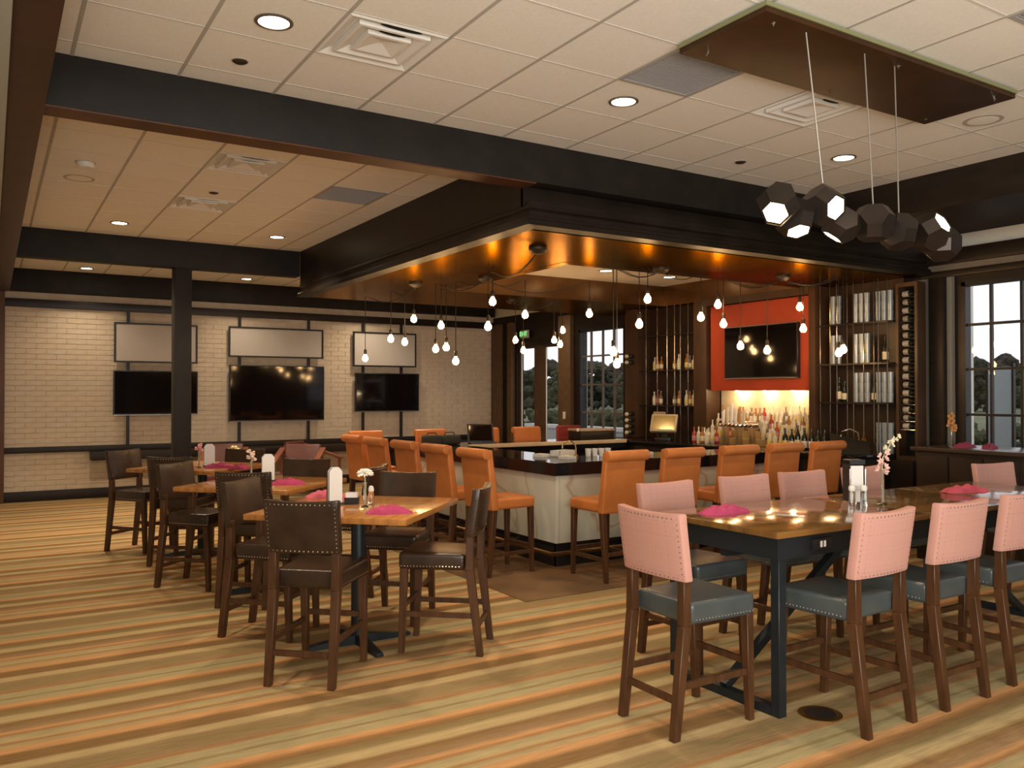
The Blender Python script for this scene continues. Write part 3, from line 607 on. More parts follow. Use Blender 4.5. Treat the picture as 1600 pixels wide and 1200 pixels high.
MB().lathe([(0, 0), (0.02, 0.0), (0.024, 0.03), (0, 0.05)], 10, (-0.33, -0.1, 0.14)).build('knob', WHITEMETAL, t)

# ---------------------------------------------------------------- orange bar stools
def make_stool():
    t = thing('bar_stool', 'x', 'stool', (0, 0, 0), 0, 'orange leather bar stools')
    m_ = MB().box(-0.24, 0.24, -0.20, 0.27, 0.645, 0.755); m_.build('seat', ORANGE, t, bevel=0.035, seg=4)
    w_ = 0.25; b_ = MB()
    b_.hexa([(-w_, -0.25, 0.64), (w_, -0.25, 0.64), (w_, -0.17, 0.64), (-w_, -0.17, 0.64), (-w_, -0.315, 1.21), (w_, -0.315, 1.21), (w_, -0.25, 1.235), (-w_, -0.25, 1.235)])
    bk = b_.build('backrest', ORANGE, t, bevel=0.02, seg=3)
    MB().tube([(-w_ - .005, -0.315, 1.19), (w_ + .005, -0.315, 1.19)], 0.052, 18).build('top_roll', ORANGE, bk, bevel=0.012, seg=2)
    for sx in (-1, 1):
        MB().bar((sx * 0.225, -0.275, 0.0), (sx * 0.215, -0.21, 0.66), 0.038, 0.040, 0.058, 0.056).build('leg', LEGWOOD, t, bevel=0.003, seg=1)
        MB().bar((sx * 0.215, 0.245, 0.0), (sx * 0.205, 0.235, 0.66), 0.036, 0.038, 0.054, 0.052).build('leg', LEGWOOD, t, bevel=0.003, seg=1)
        MB().box(sx * 0.217 - 0.011, sx * 0.217 + 0.011, -0.24, 0.235, 0.19, 0.225).build('stretcher', LEGWOOD, t)
    MB().box(-0.21, 0.21, 0.228, 0.25, 0.24, 0.275).build('stretcher', LEGWOOD, t)
    MB().box(-0.21, 0.21, -0.265, -0.245, 0.24, 0.275).build('stretcher', LEGWOOD, t)
    return t
stool = make_stool()
SP = []
for k, x in enumerate((5.13, 5.87, 6.66, 7.37, 8.09)):
    SP.append(((x, 6.50, 0.006), 0.03 if k == 0 else 0, 'orange leather bar stool, %s from the corner in the row before the front counter' % ORD[k]))
for k, y in enumerate((7.24, 8.07, 8.88, 9.74, 10.48)):
    SP.append(((4.36, y, 0.006), -PI / 2 + 0.06, 'orange leather bar stool, %s from the corner in the row along the left counter' % ORD[k]))
for k, x in enumerate((4.66, 5.7, 6.65, 7.45)):
    SP.append(((x, 11.22, 0.006), PI, 'orange leather bar stool behind the far counter, %s from the left' % ORD[k]))
for k, (loc, rz, lab) in enumerate(SP):
    if k == 0: stool.location = loc; stool.rotation_euler = (0, 0, rz); stool['label'] = lab
    else: copy_tree(stool, loc, rz, lab)
t = thing('red_chair', 'low red upholstered chair with a dark jacket by the window', 'chair', (8.45, 11.5, 0.0), PI)
MB().box(-0.24, 0.24, -0.2, 0.26, 0.62, 0.73).build('seat', mat('red_vinyl', (0.30, 0.04, 0.035), 0.5), t, bevel=0.03)
MB().box(-0.24, 0.24, -0.27, -0.2, 0.62, 1.24).build('backrest', mat('red_vinyl', (0.30, 0.04, 0.035), 0.5), t, bevel=0.02)
for sx in (-1, 1):
    for y in (-0.24, 0.22): MB().bar((sx * .21, y, 0), (sx * .2, y, .63), .035, .035, .045, .045).build('leg', LEGWOOD, t)

# ---------------------------------------------------------------- nail-trimmed chairs
def back_shell(w_, z0, z1, y0, y1, th, curve, m, parent, name='backrest'):
    nxs, nzs = 10, 5; b_ = MB(); vs = []
    for side in (0, 1):
        for i in range(nxs + 1):
            u = -1 + 2 * i / nxs
            for j in range(nzs + 1):
                v = j / nzs; yc = y0 + (y1 - y0) * v - curve * (1 - u * u)
                ww = w_ / 2 * (1.0 + 0.02 * v)
                vs.append((u * ww, yc - th / 2 + side * th, z0 + (z1 - z0) * v + (0.012 * (u * u) if v == 1 else 0)))
    A = (nxs + 1) * (nzs + 1); fs = []; g = lambda s_, i, j: s_ * A + i * (nzs + 1) + j
    for i in range(nxs):
        for j in range(nzs):
            fs.append((g(0, i, j), g(0, i + 1, j), g(0, i + 1, j + 1), g(0, i, j + 1))); fs.append((g(1, i, j), g(1, i, j + 1), g(1, i + 1, j + 1), g(1, i + 1, j)))
        fs.append((g(0, i, 0), g(1, i, 0), g(1, i + 1, 0), g(0, i + 1, 0))); fs.append((g(0, i, nzs), g(0, i + 1, nzs), g(1, i + 1, nzs), g(1, i, nzs)))
    for j in range(nzs):
        fs.append((g(0, 0, j), g(0, 0, j + 1), g(1, 0, j + 1), g(1, 0, j))); fs.append((g(0, nxs, j), g(1, nxs, j), g(1, nxs, j + 1), g(0, nxs, j + 1)))
    b_._add(vs, fs); return b_.build(name, m, parent, bevel=0.012, seg=2)
def nail(mb, p, nrm, r=0.0058):
    p = Vector(p); nrm = Vector(nrm).normalized(); up = Vector((0, 0, 1)) if abs(nrm.z) < 0.9 else Vector((1, 0, 0))
    a = nrm.cross(up).normalized(); b_ = nrm.cross(a)
    ring = [p + (a * math.cos(k * PI / 3) + b_ * math.sin(k * PI / 3)) * r for k in range(6)]
    mb._add(ring + [p + nrm * r * 0.7], [(k, (k + 1) % 6, 6) for k in range(6)])
def make_chair(name, backm, seatm, ztop, zbot, w_, group, nailm):
    t = thing(name, 'x', 'chair', (0, 0, 0), 0, group)
    s_ = MB(); s_.hexa([(-0.215, -0.20, 0.575), (0.215, -0.20, 0.575), (0.235, 0.26, 0.575), (-0.235, 0.26, 0.575), (-0.215, -0.20, 0.69), (0.215, -0.20, 0.69), (0.235, 0.26, 0.695), (-0.235, 0.26, 0.695)])
    st = s_.build('seat', seatm, t, bevel=0.03, seg=4)
    y0, y1, th, cv = -0.235, -0.285, 0.055, 0.022
    bk = back_shell(w_, zbot, ztop, y0, y1, th, cv, backm, t)
    for sx in (-1, 1):
        MB().bar((sx * 0.205, -0.305, 0.0), (sx * 0.205, -0.235, 0.58), 0.044, 0.046, 0.054, 0.056).bar((sx * 0.205, -0.235, 0.58), (sx * 0.205, -0.238, zbot + 0.05), 0.054, 0.056, 0.050, 0.045).build('leg', LEGWOOD, t, bevel=0.003, seg=1)
        MB().bar((sx * 0.205, 0.245, 0.0), (sx * 0.205, 0.225, 0.585), 0.038, 0.038, 0.054, 0.052).build('leg', LEGWOOD, t, bevel=0.003, seg=1)
        MB().beam((sx * 0.205, -0.27, 0.27), (sx * 0.205, 0.235, 0.27), 0.02, 0.035).build('stretcher', LEGWOOD, t)
    MB().box(-0.2, 0.2, 0.225, 0.247, 0.30, 0.335).build('stretcher', LEGWOOD, t)
    MB().box(-0.2, 0.2, -0.294, -0.272, 0.18, 0.215).build('stretcher', LEGWOOD, t)
    nm = MB(); hw = w_ / 2 - 0.018
    def yb(u, v): return y0 + (y1 - y0) * v - cv * (1 - u * u) - th / 2 - 0.0005
    k = 15
    for i in range(k + 1):
        u = -1 + 2 * i / k
        for v in (0.05, 0.95): nail(nm, (u * hw, yb(u, v), zbot + (ztop - zbot) * v), (0, -1, 0.1))
    for j in range(1, 11):
        v = 0.05 + 0.9 * j / 11
        for u in (-1, 1): nail(nm, (u * hw, yb(u * .97, v), zbot + (ztop - zbot) * v), (0, -1, 0.1))
    o = nm.build('nailhead_trim', nailm, bk, fix=False); o['kind'] = 'stuff'
    nm = MB()
    for i in range(19):
        y = -0.16 + i * 0.4 / 18
        for sx in (-1, 1): nail(nm, (sx * (0.2165 + 0.02 * (y + 0.2) / 0.46), y, 0.601), (sx, 0, 0), 0.005)
    for i in range(20): nail(nm, (-0.2 + i * 0.4 / 19, 0.2605, 0.601), (0, 1, 0), 0.005)
    o = nm.build('nailhead_trim', nailm, st, fix=False); o['kind'] = 'stuff'
    return t
def place_chairs(proto, spots):
    for k, (x, y, deg, lab) in enumerate(spots):     # x,y of back-leg midpoint, facing angle
        a = math.radians(deg); fx, fy = math.cos(a), math.sin(a); loc = (x + fx * 0.305, y + fy * 0.305, 0); rz = a - PI / 2
        if k == 0: proto.location = loc; proto.rotation_euler = (0, 0, rz); proto['label'] = lab
        else: copy_tree(proto, loc, rz, lab)
brown = make_chair('leather_chair', BROWNLEATHER, BROWNLEATHER, 1.125, 0.805, 0.475, 'brown leather counter chairs', NAIL)
place_chairs(brown, [
    (1.605, 5.01, 48, 'dark brown leather chair nearest the camera, its studded back turned to us'),
    (2.97, 5.125, 140, 'dark brown leather chair seen from the side at right of the nearest square table'),
    (2.98, 6.42, 228, 'dark brown leather chair facing us behind the nearest square table'),
    (1.60, 6.50, -46, 'dark brown leather chair at left of the nearest square table'),
    (1.78, 7.10, 50, 'dark brown leather chair with back to us at the middle square table'),
    (1.47, 8.43, -48, 'dark brown leather chair at left of the middle square table'),
    (2.72, 8.25, 228, 'dark brown leather chair facing us behind the middle square table'),
    (2.98, 7.05, 138, 'dark brown leather chair at right of the middle square table, mostly hidden'),
    (1.57, 9.22, 52, 'dark brown leather chair with back to us at the farthest square table'),
    (1.30, 10.65, -52, 'dark brown leather chair at far left beside the post'),
    (2.58, 10.1, 228, 'dark brown leather chair facing us behind the farthest square table')])
pink = make_chair('plaid_chair', PLAID, TEALLEATHER, 1.155, 0.81, 0.49, 'pink plaid counter chairs', mat('pewter_nailheads', (0.22, 0.19, 0.17), 0.35, metal=0.8))
place_chairs(pink, [
    (2.99, 3.43, 0, 'pink plaid backed chair with grey seat at the left end of the long table'),
    (4.06, 2.73, 92, 'pink plaid backed chair with grey seat, first on the near side of the long table'),
    (4.775, 2.73, 90, 'pink plaid backed chair with grey seat, second on the near side of the long table'),
    (5.52, 2.75, 90, 'pink plaid backed chair cut by the right edge of the picture, near side'),
    (4.03, 4.46, 271, 'pink plaid backed chair facing us, first from left behind the long table'),
    (4.86, 4.50, 270, 'pink plaid backed chair facing us, second from left behind the long table'),
    (5.52, 4.50, 268, 'pink plaid backed chair facing us, third from left behind the long table'),
    (6.28, 4.50, 270, 'pink plaid backed chair facing us, half hidden behind the flower vase'),
    (7.62, 4.12, 262, 'pink plaid backed chair facing us at the far right end of the long table')])

# ---------------------------------------------------------------- tables
def square_table(x, y, rz, label, half=0.575):
    t = thing('square_table', label, 'table', (x, y, 0), rz, 'square honey wood tables')
    MB().box(-half, half, -half, half, 0.94, 0.98).build('tabletop', TABLEWOOD, t, bevel=0.006)
    MB().lathe([(0.05, 0.05), (0.05, 0.93)], 20).build('column', STEEL, t, smooth=True)
    MB().box(-0.2, 0.2, -0.025, 0.025, 0.925, 0.94).box(-0.025, 0.025, -0.2, 0.2, 0.925, 0.94).build('spider', BLACK, t)
    for k in range(4):
        a = k * PI / 2 + PI / 4; f_ = MB().bar((0, 0, 0.0), (0, 0, 0.05), 0.05, 0.05)
        MB().hexa([tuple(Vector((p[0] * math.cos(a) - p[1] * math.sin(a), p[0] * math.sin(a) + p[1] * math.cos(a), p[2]))) for p in
                   [(0.03, -0.035, 0.0), (0.40, -0.03, 0.0), (0.40, 0.03, 0.0), (0.03, 0.035, 0.0), (0.03, -0.035, 0.07), (0.40, -0.025, 0.025), (0.40, 0.025, 0.025), (0.03, 0.035, 0.07)]]).build('foot', STEEL, t, bevel=0.004, seg=1)
    return t
square_table(2.25, 5.70, math.radians(45), 'nearest square wooden table with black pedestal and white flower')
square_table(2.12, 7.66, math.radians(43), 'middle square wooden table with black pedestal', 0.55)
square_table(2.02, 9.78, math.radians(40), 'farthest square wooden table with black pedestal beside the post', 0.55)

lt = thing('long_table', 'long glossy wooden counter height table on black steel frame', 'table', (0, 0, 0))
LX0, LX1, LY0, LY1, LZ = 3.61, 7.15, 3.09, 4.06, 1.03
for a, b_ in ((LX0, 5.0), (5.003, 6.1), (6.103, LX1)):
    MB().box(a, b_, LY0, LY1, LZ - 0.035, LZ).build('tabletop_board', DARKTABLE, lt, bevel=0.004)
MB().box(LX0 + .05, LX1 - .05, LY0 + .04, LY0 + .08, LZ - 0.16, LZ - 0.036).box(LX0 + .05, LX1 - .05, LY1 - .08, LY1 - .04, LZ - 0.16, LZ - 0.036).box(LX0 + .05, LX0 + .09, LY0 + .08, LY1 - .08, LZ - 0.16, LZ - 0.036).box(LX1 - .09, LX1 - .05, LY0 + .08, LY1 - .08, LZ - 0.16, LZ - 0.036).build('apron', STEEL, lt)
for x in (LX0 + 0.10, LX1 - 0.10):
    for y in (LY0 + 0.08, LY1 - 0.08): MB().box(x - .03, x + .03, y - .03, y + .03, 0, LZ - 0.16).build('leg', STEEL, lt, bevel=0.003, seg=1)
    MB().box(x - .03, x + .03, LY0 + .11, LY1 - .11, 0.0, 0.05).build('floor_bar', STEEL, lt)
MB().beam((LX0 + .10, (LY0 + LY1) / 2, 0.05), (LX0 + 1.3, (LY0 + LY1) / 2, LZ - 0.17), 0.05, 0.05).build('brace', STEEL, lt)
MB().beam((LX1 - .10, (LY0 + LY1) / 2, 0.05), (LX1 - 1.3, (LY0 + LY1) / 2, LZ - 0.17), 0.05, 0.05).build('brace', STEEL, lt)
MB().box(LX0 + .1, LX1 - .1, (LY0 + LY1) / 2 - .025, (LY0 + LY1) / 2 + .025, LZ - 0.21, LZ - 0.165).build('spine', STEEL, lt)
ob_ = MB().box(3.93, 4.10, LY0 + .02, LY0 + .04, LZ - 0.13, LZ - 0.065).build('power_outlet', BLACK, lt, bevel=0.004)
MB().box(3.99, 4.005, LY0 + .016, LY0 + .021, LZ - 0.115, LZ - 0.08).box(4.02, 4.035, LY0 + .016, LY0 + .021, LZ - 0.115, LZ - 0.08).build('socket', WHITE, ob_)
t = thing('floor_outlet', 'round black floor outlet with brass rim set in the carpet', 'outlet', (3.93, 3.07, 0.0))
MB().lathe([(0.118, 0.0), (0.118, 0.006), (0.095, 0.012), (0.085, 0.006)], 28).build('rim', BRASS, t, smooth=True)
MB().lathe([(0.088, 0.0), (0.088, 0.007), (0.0, 0.007)], 28).build('lid', BLACK, t)

# ---------------------------------------------------------------- table settings
def napkin(x, y, z, rz, label, sx=1.0, m=MAGENTA):
    n1, n2 = 26, 12; vs = []; seed = random.random() * 10
    for i in range(n1 + 1):
        u = -1 + 2 * i / n1
        for j in range(n2 + 1):
            v = -1 + 2 * j / n2
            e = max(0.0, 1 - (abs(u) ** 2.6)) ** 0.5 * max(0.0, 1 - abs(v) ** 3) ** 0.5
            h = 0.040 * e + 0.022 * e * math.exp(-((u - 0.15) / 0.3) ** 2) + 0.012 * e * math.exp(-((u + 0.45) / 0.2) ** 2)
            h += 0.008 * e * math.sin(9 * u + 5 * v + seed) + 0.008 * e * math.sin(11 * v - 3 * u + seed)
            vs.append((u * 0.15 * sx * (1 + 0.06 * math.sin(5 * v + seed)), v * (0.06 + 0.018 * math.sin(3 * u + seed)), max(0.001, h * 0.85)))
    fs = [(i * (n2 + 1) + j, (i + 1) * (n2 + 1) + j, (i + 1) * (n2 + 1) + j + 1, i * (n2 + 1) + j + 1) for i in range(n1) for j in range(n2)]
    b_ = MB(); b_._add(vs, fs)
    per = [i * (n2 + 1) for i in range(n1 + 1)] + [n1 * (n2 + 1) + j for j in range(1, n2 + 1)] + [i * (n2 + 1) + n2 for i in range(n1 - 1, -1, -1)] + [j for j in range(n2 - 1, 0, -1)]
    k = len(b_.v); b_.v += [(vs[p][0], vs[p][1], 0.0) for p in per]; np_ = len(per)
    b_.f += [(per[q], per[(q + 1) % np_], k + (q + 1) % np_, k + q) for q in range(np_)] + [tuple(k + q for q in range(np_))]; b_.mi += [0] * (np_ + 1)
    o = ob('cloth_napkin', b_.mesh('cloth_napkin', m, smooth=True), None, (x, y, z), rz); return tag(o, label, 'napkin', 'folded magenta cloth napkins')
ZB = 0.98; RA = -0.557
napkin(2.28, 5.22, ZB, RA + .1, 'magenta cloth napkin on the near corner of the nearest square table')
napkin(2.22, 6.30, ZB, RA + .3, 'pink cloth napkin on the far corner of the nearest square table', m=mat('pink_cloth', (0.50, 0.10, 0.15), 0.9, noise=0.1))
napkin(2.24, 7.35, ZB, RA + .2, 'magenta cloth napkin on the middle square table')
napkin(2.12, 9.40, ZB, RA + .4, 'magenta cloth napkin on the farthest square table beside the menu')
napkin(2.27, 9.15, ZB, RA - .2, 'small magenta napkin at the right edge of the farthest square table', 0.7)
napkin(1.75, 9.62, ZB, RA, 'magenta napkin at the left of the farthest square table', 0.8)
napkin(3.93, 3.78, LZ, RA + .35, 'bright magenta napkin at the left end of the long table', 1.15)
napkin(6.35, 3.62, LZ, RA + .25, 'rose red napkin at the right part of the long table', 1.2, mat('rose_cloth', (0.46, 0.07, 0.10), 0.9, noise=0.1))

def menu_holder(x, y, z, rz, label, h=0.25, w_=0.095):
    t = thing('menu_holder', label, 'menu holder', (x, y, z), rz, 'tabletop menu holders')
    MB().box(-w_ / 2 - .01, w_ / 2 + .01, -0.055, 0.055, 0, 0.015).build('base', BLACK, t)
    pg = [(-w_ / 2, 0.015), (w_ / 2, 0.015), (w_ / 2, h - 0.03), (w_ / 2 - 0.025, h), (-w_ / 2 + 0.025, h), (-w_ / 2, h - 0.03)]
    for k, (yy, m_) in enumerate(((-0.035, WHITE), (-0.022, BLACK), (0.004, WHITE), (0.03, BLACK))):
        MB().prism(pg, 1, yy, yy + 0.006).build('menu_card', m_, t)
def bud_vase(x, y, z, label, kind):
    t = thing('bud_vase', label, 'vase', (x, y, z), 0, 'bud vases with flowers')
    MB().lathe([(0.028, 0), (0.028, 0.006), (0.010, 0.014), (0.010, 0.16), (0.014, 0.175)], 12).build('vase', GLASS, t, smooth=True)
    MB().tube([(0, 0, 0.02), (0.003, 0, 0.12), (0, 0.002, 0.22)], 0.004, 6).build('stem', mat('pale_stem', (0.5, 0.5, 0.33), 0.6), t)
    if kind == 'mum':
        b_ = MB()
        for k in range(90):
            th = random.uniform(0, 2 * PI); ph = math.acos(random.uniform(-0.35, 1)); d = Vector((math.sin(ph) * math.cos(th), math.sin(ph) * math.sin(th), math.cos(ph) * .7))
            c = Vector((0, 0, 0.235)); b_.tube([c + d * 0.015, c + d * 0.04, c + d * 0.062 + Vector((0, 0, -.004))], [0.003, 0.007, 0.002], 4)
        b_.build('flower_head', mat('white_petal', (0.80, 0.78, 0.70), 0.7), t)
    else:
        cl = (0.80, 0.62, 0.52) if kind == 'pale' else (0.72, 0.34, 0.32)
        for k in range(5 if kind == 'pale' else 4):
            b_ = MB(); c = Vector((0.026 * math.cos(k * 2.4), 0.026 * math.sin(k * 2.4), 0.19 + k * 0.019))
            for q in range(5):
                a = q * 2 * PI / 5 + k; d = Vector((math.cos(a), math.sin(a), 0.9 * math.sin(a * 2 + k))); b_.ico(c + d * 0.013, 0.014, 1, (1, 1, .8))
            b_.build('blossom', mat('blossom_' + kind, cl, 0.7), t, smooth=True)
menu_holder(2.13, 5.86, ZB, RA + .5, 'white octagonal menu cards in black holder on the nearest square table', 0.27)
bud_vase(2.26, 5.60, ZB, 'glass bud vase with white chrysanthemum on the nearest square table', 'mum')
t = thing('salt_shaker', 'small clear shaker with white cap beside the chrysanthemum vase', 'shaker', (2.34, 5.68, ZB))
MB().lathe([(0.022, 0), (0.024, 0.01), (0.022, 0.09), (0.018, 0.10)], 12).build('jar', GLASS, t, smooth=True); MB().lathe([(0.019, 0.10), (0.021, 0.115), (0.014, 0.135), (0, 0.14)], 12).build('cap', WHITE, t, smooth=True)
t = thing('sweetener_caddy', 'little mauve packet caddy between menu holder and vase', 'caddy', (2.24, 5.80, ZB), RA)
MB().box(-0.05, 0.05, -0.03, 0.03, 0, 0.05).build('box', BLACK, t)
for k in range(5): MB().box(-0.042, 0.042, -0.024 + k * .011, -0.019 + k * .011, 0.012, 0.085).build('packet', mat('mauve_packet', (0.45, 0.30, 0.38), 0.6) if k % 2 else WHITE, t)
menu_holder(2.17, 7.72, ZB, RA + .4, 'white octagonal menu cards in holder on the middle square table', 0.25, 0.11)
bud_vase(2.08, 7.95, ZB, 'bud vase with pale pink blossom on the middle square table', 'pale')
menu_holder(2.06, 9.62, ZB, RA + .4, 'grey white menu cards in holder on the farthest square table', 0.25, 0.11)
bud_vase(1.93, 9.52, ZB, 'bud vase with pink blossom on the farthest square table', 'pink')
# caddy and tall flower on the long table
t = thing('napkin_caddy', 'black and chrome napkin caddy with white cards on the long table', 'caddy', (5.05, 3.66, LZ), RA + .1)
MB().box(-0.05, 0.05, -0.06, 0.06, 0, 0.015).build('base', CHROME, t)
MB().box(-0.055, -0.049, -0.05, 0.05, 0.015, 0.29).box(0.049, 0.055, -0.05, 0.05, 0.015, 0.25).box(-0.055, 0.055, -0.05, 0.05, 0.27, 0.30).build('case', BLACK, t)
MB().box(-0.045, 0.045, -0.045, -0.03, 0.1, 0.26).build('card', WHITE, t); MB().box(-0.045, 0.045, -0.02, 0.04, 0.015, 0.2).build('paper_stack', WHITE, t)
MB().tube([(-0.055, -0.055, 0.015), (-0.055, -0.055, 0.24)], 0.006, 8).tube([(0.055, -0.055, 0.015), (0.055, -0.055, 0.24)], 0.006, 8).build('rail', CHROME, t)
for k, (dx, dy) in enumerate(((-0.13, -0.08), (-0.06, -0.12))):
    tt = thing('pepper_mill', 'clear %s shaker with pale top before the napkin caddy' % ('left' if k == 0 else 'right'), 'shaker', (5.05 + dx, 3.66 + dy, LZ), 0, 'shakers on the long table')
    MB().lathe([(0.022, 0), (0.022, 0.09), (0.018, 0.10)], 14).build('jar', GLASS, tt, smooth=True); MB().lathe([(0.02, 0.10), (0.024, 0.12), (0.018, 0.135), (0, 0.14)], 14).build('cap', WHITE, tt, smooth=True)
t = thing('flower_vase', 'slim glass vase with a tall pink and white snapdragon on the long table', 'vase', (5.14, 3.50, LZ))
MB().lathe([(0.035, 0), (0.035, 0.006), (0.008, 0.012), (0.008, 0.22), (0.012, 0.235)], 12).build('vase', GLASS, t, smooth=True)
P0 = [Vector((0, 0, 0.02)), Vector((-0.005, 0, 0.22)), Vector((0.0, 0.0, 0.32)), Vector((0.05, -0.03, 0.42)), Vector((0.10, -0.06, 0.47))]
MB().tube(P0, 0.004, 6).build('stem', mat('pale_stem', (0.5, 0.5, 0.33), 0.6), t)
PKB = mat('pink_white_blossom', (0.78, 0.50, 0.44), 0.7); WHB = mat('cream_blossom', (0.80, 0.72, 0.52), 0.7)
for k in range(17):
    u = k / 16; s_ = 1 + u * 2.95; i = min(3, int(s_)); c = P0[i].lerp(P0[min(4, i + 1)], s_ - i)
    r = 0.030 * (1 - 0.55 * u); a0 = k * 2.4; c = c + Vector((math.cos(a0), math.sin(a0), 0)) * r * 0.8; b_ = MB(); out = Vector((math.cos(a0), math.sin(a0), 0.5)).normalized()
    for q in range(5):
        a = q * 2 * PI / 5; side = out.cross(Vector((0, 0, 1))).normalized(); up = side.cross(out); d = (side * math.cos(a) + up * math.sin(a)) * 0.8 + out * 0.5
        b_.tube([c, c + d * r * 0.6, c + d * r * 1.15], [r * .12, r * .38, r * .08], 5)
    b_.build('blossom', PKB if u < 0.5 else WHB, t, smooth=True)
o = MB().box(-0.09, 0.09, -0.008, 0.008, 0, 0.006).build('table_knife', CHROME); o.location = (4.2, 3.50, LZ); o.rotation_euler = (0, 0, -1.0); tag(o, 'thin metal knife lying on the long table', 'knife')

# ---------------------------------------------------------------- screens on the brick wall
def rack(xs, z0, z1, label):
    t = thing('mounting_rack', label, 'rack', (0, 0, 0), 0, 'pole racks on the brick wall')
    for x in xs: MB().box(x - 0.025, x + 0.025, Y1 - 0.075, Y1 - 0.035, z0, z1).build('pole', BLACK, t)
    return t
def board(x0, x1, z0, z1, label):
    t = thing('framed_board', label, 'board', ((x0 + x1) / 2, Y1 - 0.09, (z0 + z1) / 2), 0, 'blank framed boards on the brick wall'); a = (x1 - x0) / 2; b_ = (z1 - z0) / 2; f = 0.03
    MB().box(-a, a, -0.02, 0.01, b_ - f, b_).box(-a, a, -0.02, 0.01, -b_, -b_ + f).box(-a, -a + f, -0.02, 0.01, -b_ + f, b_ - f).box(a - f, a, -0.02, 0.01, -b_ + f, b_ - f).build('frame', BLACK, t)
    MB().box(-a + f, a - f, -0.008, 0.004, -b_ + f, b_ - f).build('panel', BOARD, t)
def tv(x0, x1, z0, z1, label):
    t = thing('television', label, 'television', ((x0 + x1) / 2, Y1 - 0.13, (z0 + z1) / 2), 0, 'wall televisions'); a = (x1 - x0) / 2; b_ = (z1 - z0) / 2; f = 0.018
    MB().box(-a, a, -0.012, 0.05, -b_, b_).build('bezel', BLACK, t, bevel=0.006, seg=1)
    MB().box(-a + f, a - f, -0.0145, -0.0125, -b_ + f + 0.012, b_ - f).build('screen', SCREEN, t)
    MB().box(-0.035, 0.035, -0.016, 0.0, -b_ - 0.02, -b_).build('sensor', mat('sensor_grey', (0.2, 0.19, 0.18), 0.4), t)
    MB().box(-a, a, -0.015, -0.0126, -b_, -b_ + 0.012).build('lower_rim', mat('rim_silver', (0.3, 0.28, 0.26), 0.3, metal=0.8), t)
rack((2.05, 2.95), 0.90, 3.22, 'black twin pole rack partly hidden by the post'); rack((3.96, 5.28), 0.90, 3.22, 'black twin pole rack behind the widest television'); rack((6.41, 7.25), 0.90, 3.22, 'black twin pole rack behind the right television')
board(1.82, 3.2, 2.33, 3.03, 'blank pale framed board partly hidden by the post'); board(3.75, 5.56, 2.47, 3.04, 'wide blank pale framed board above the largest television'); board(6.18, 7.57, 2.335, 3.04, 'blank pale framed board at right above a television')
tv(1.81, 3.2, 1.41, 2.19, 'black television left on the brick wall, partly behind the post'); tv(3.76, 5.57, 1.265, 2.32, 'largest black television in the middle of the brick wall'); tv(6.22, 7.62, 1.42, 2.205, 'black television at the right of the brick wall')

# drink ledge and lounge seats along the brick wall
t = thing('wall_ledge', 'long dark drink ledge fixed under the rail on the brick wall', 'ledge', (0, 0, 0))
MB().box(1.45, 9.3, Y1 - 0.38, Y1 - 0.07, 0.66, 0.80).build('shelf', DARKWOOD, t, bevel=0.01)
for x in (3.0, 5.0, 7.0, 9.0): MB().box(x - .03, x + .03, Y1 - 0.33, Y1 - 0.04, 0.0, 0.66).build('support', BLACK, t)
REDL = mat('oxblood_leather', (0.10, 0.025, 0.018), 0.4, noise=0.2)
RED2 = mat('red_brown_arm_wood', (0.20, 0.065, 0.035), 0.4, noise=0.2)
for k, (x, y, rz, lab) in enumerate(((4.3, 13.6, 2.6, 'red brown lounge chair with sloping wooden arms left of the stools'), (4.95, 14.6, -2.4, 'red brown lounge chair nearest the wall ledge'), (3.3, 14.3, 2.9, 'red brown lounge chair behind the farthest square table'))):
    t = thing('lounge_chair', lab, 'chair', (x, y, 0), rz, 'low lounge chairs by the brick wall')
    MB().box(-0.3, 0.3, -0.28, 0.3, 0.30, 0.48).build('seat', REDL, t, bevel=0.04, seg=3)
    MB().hexa([(-0.3, -0.3, 0.42), (0.3, -0.3, 0.42), (0.3, -0.2, 0.42), (-0.3, -0.2, 0.42), (-0.3, -0.48, 0.92), (0.3, -0.48, 0.92), (0.3, -0.40, 0.94), (-0.3, -0.40, 0.94)]).build('backrest', REDL, t, bevel=0.03, seg=3)
    for sx in (-1, 1):
        MB().beam((sx * .34, -0.42, 0.86), (sx * .34, 0.34, 0.62), 0.09, 0.04).build('armrest', RED2, t, bevel=0.006)
        MB().bar((sx * .34, 0.30, 0), (sx * .34, 0.30, 0.63), .04, .04).build('leg', RED2, t); MB().bar((sx * .34, -0.36, 0), (sx * .34, -0.36, 0.83), .04, .04).build('leg', RED2, t)
# small side table with a plant behind the farthest square table
t = thing('side_table', 'low round dark side table behind the farthest square table', 'table', (3.1, 12.9, 0)); MB().lathe([(0.3, 0.70), (0.3, 0.74), (0, 0.74)], 24).build('tabletop', DARKWOOD, t); MB().lathe([(0.18, 0), (0.18, 0.03), (0.03, 0.05), (0.03, 0.70)], 16).build('pedestal', BLACK, t)
t = thing('potted_flower', 'little pot of yellow white flowers on the low side table', 'plant', (3.1, 12.9, 0.74)); MB().lathe([(0.05, 0), (0.06, 0.10), (0.05, 0.10)], 12).build('pot', mat('terracotta_dark', (0.12, 0.06, 0.03), 0.7), t)
b_ = MB()
for k in range(14): b_.ico((random.uniform(-.08, .08), random.uniform(-.08, .08), 0.14 + random.uniform(0, .12)), 0.028, 1)
b_.build('blossoms', mat('yellow_white_petals', (0.70, 0.58, 0.30), 0.7), t)

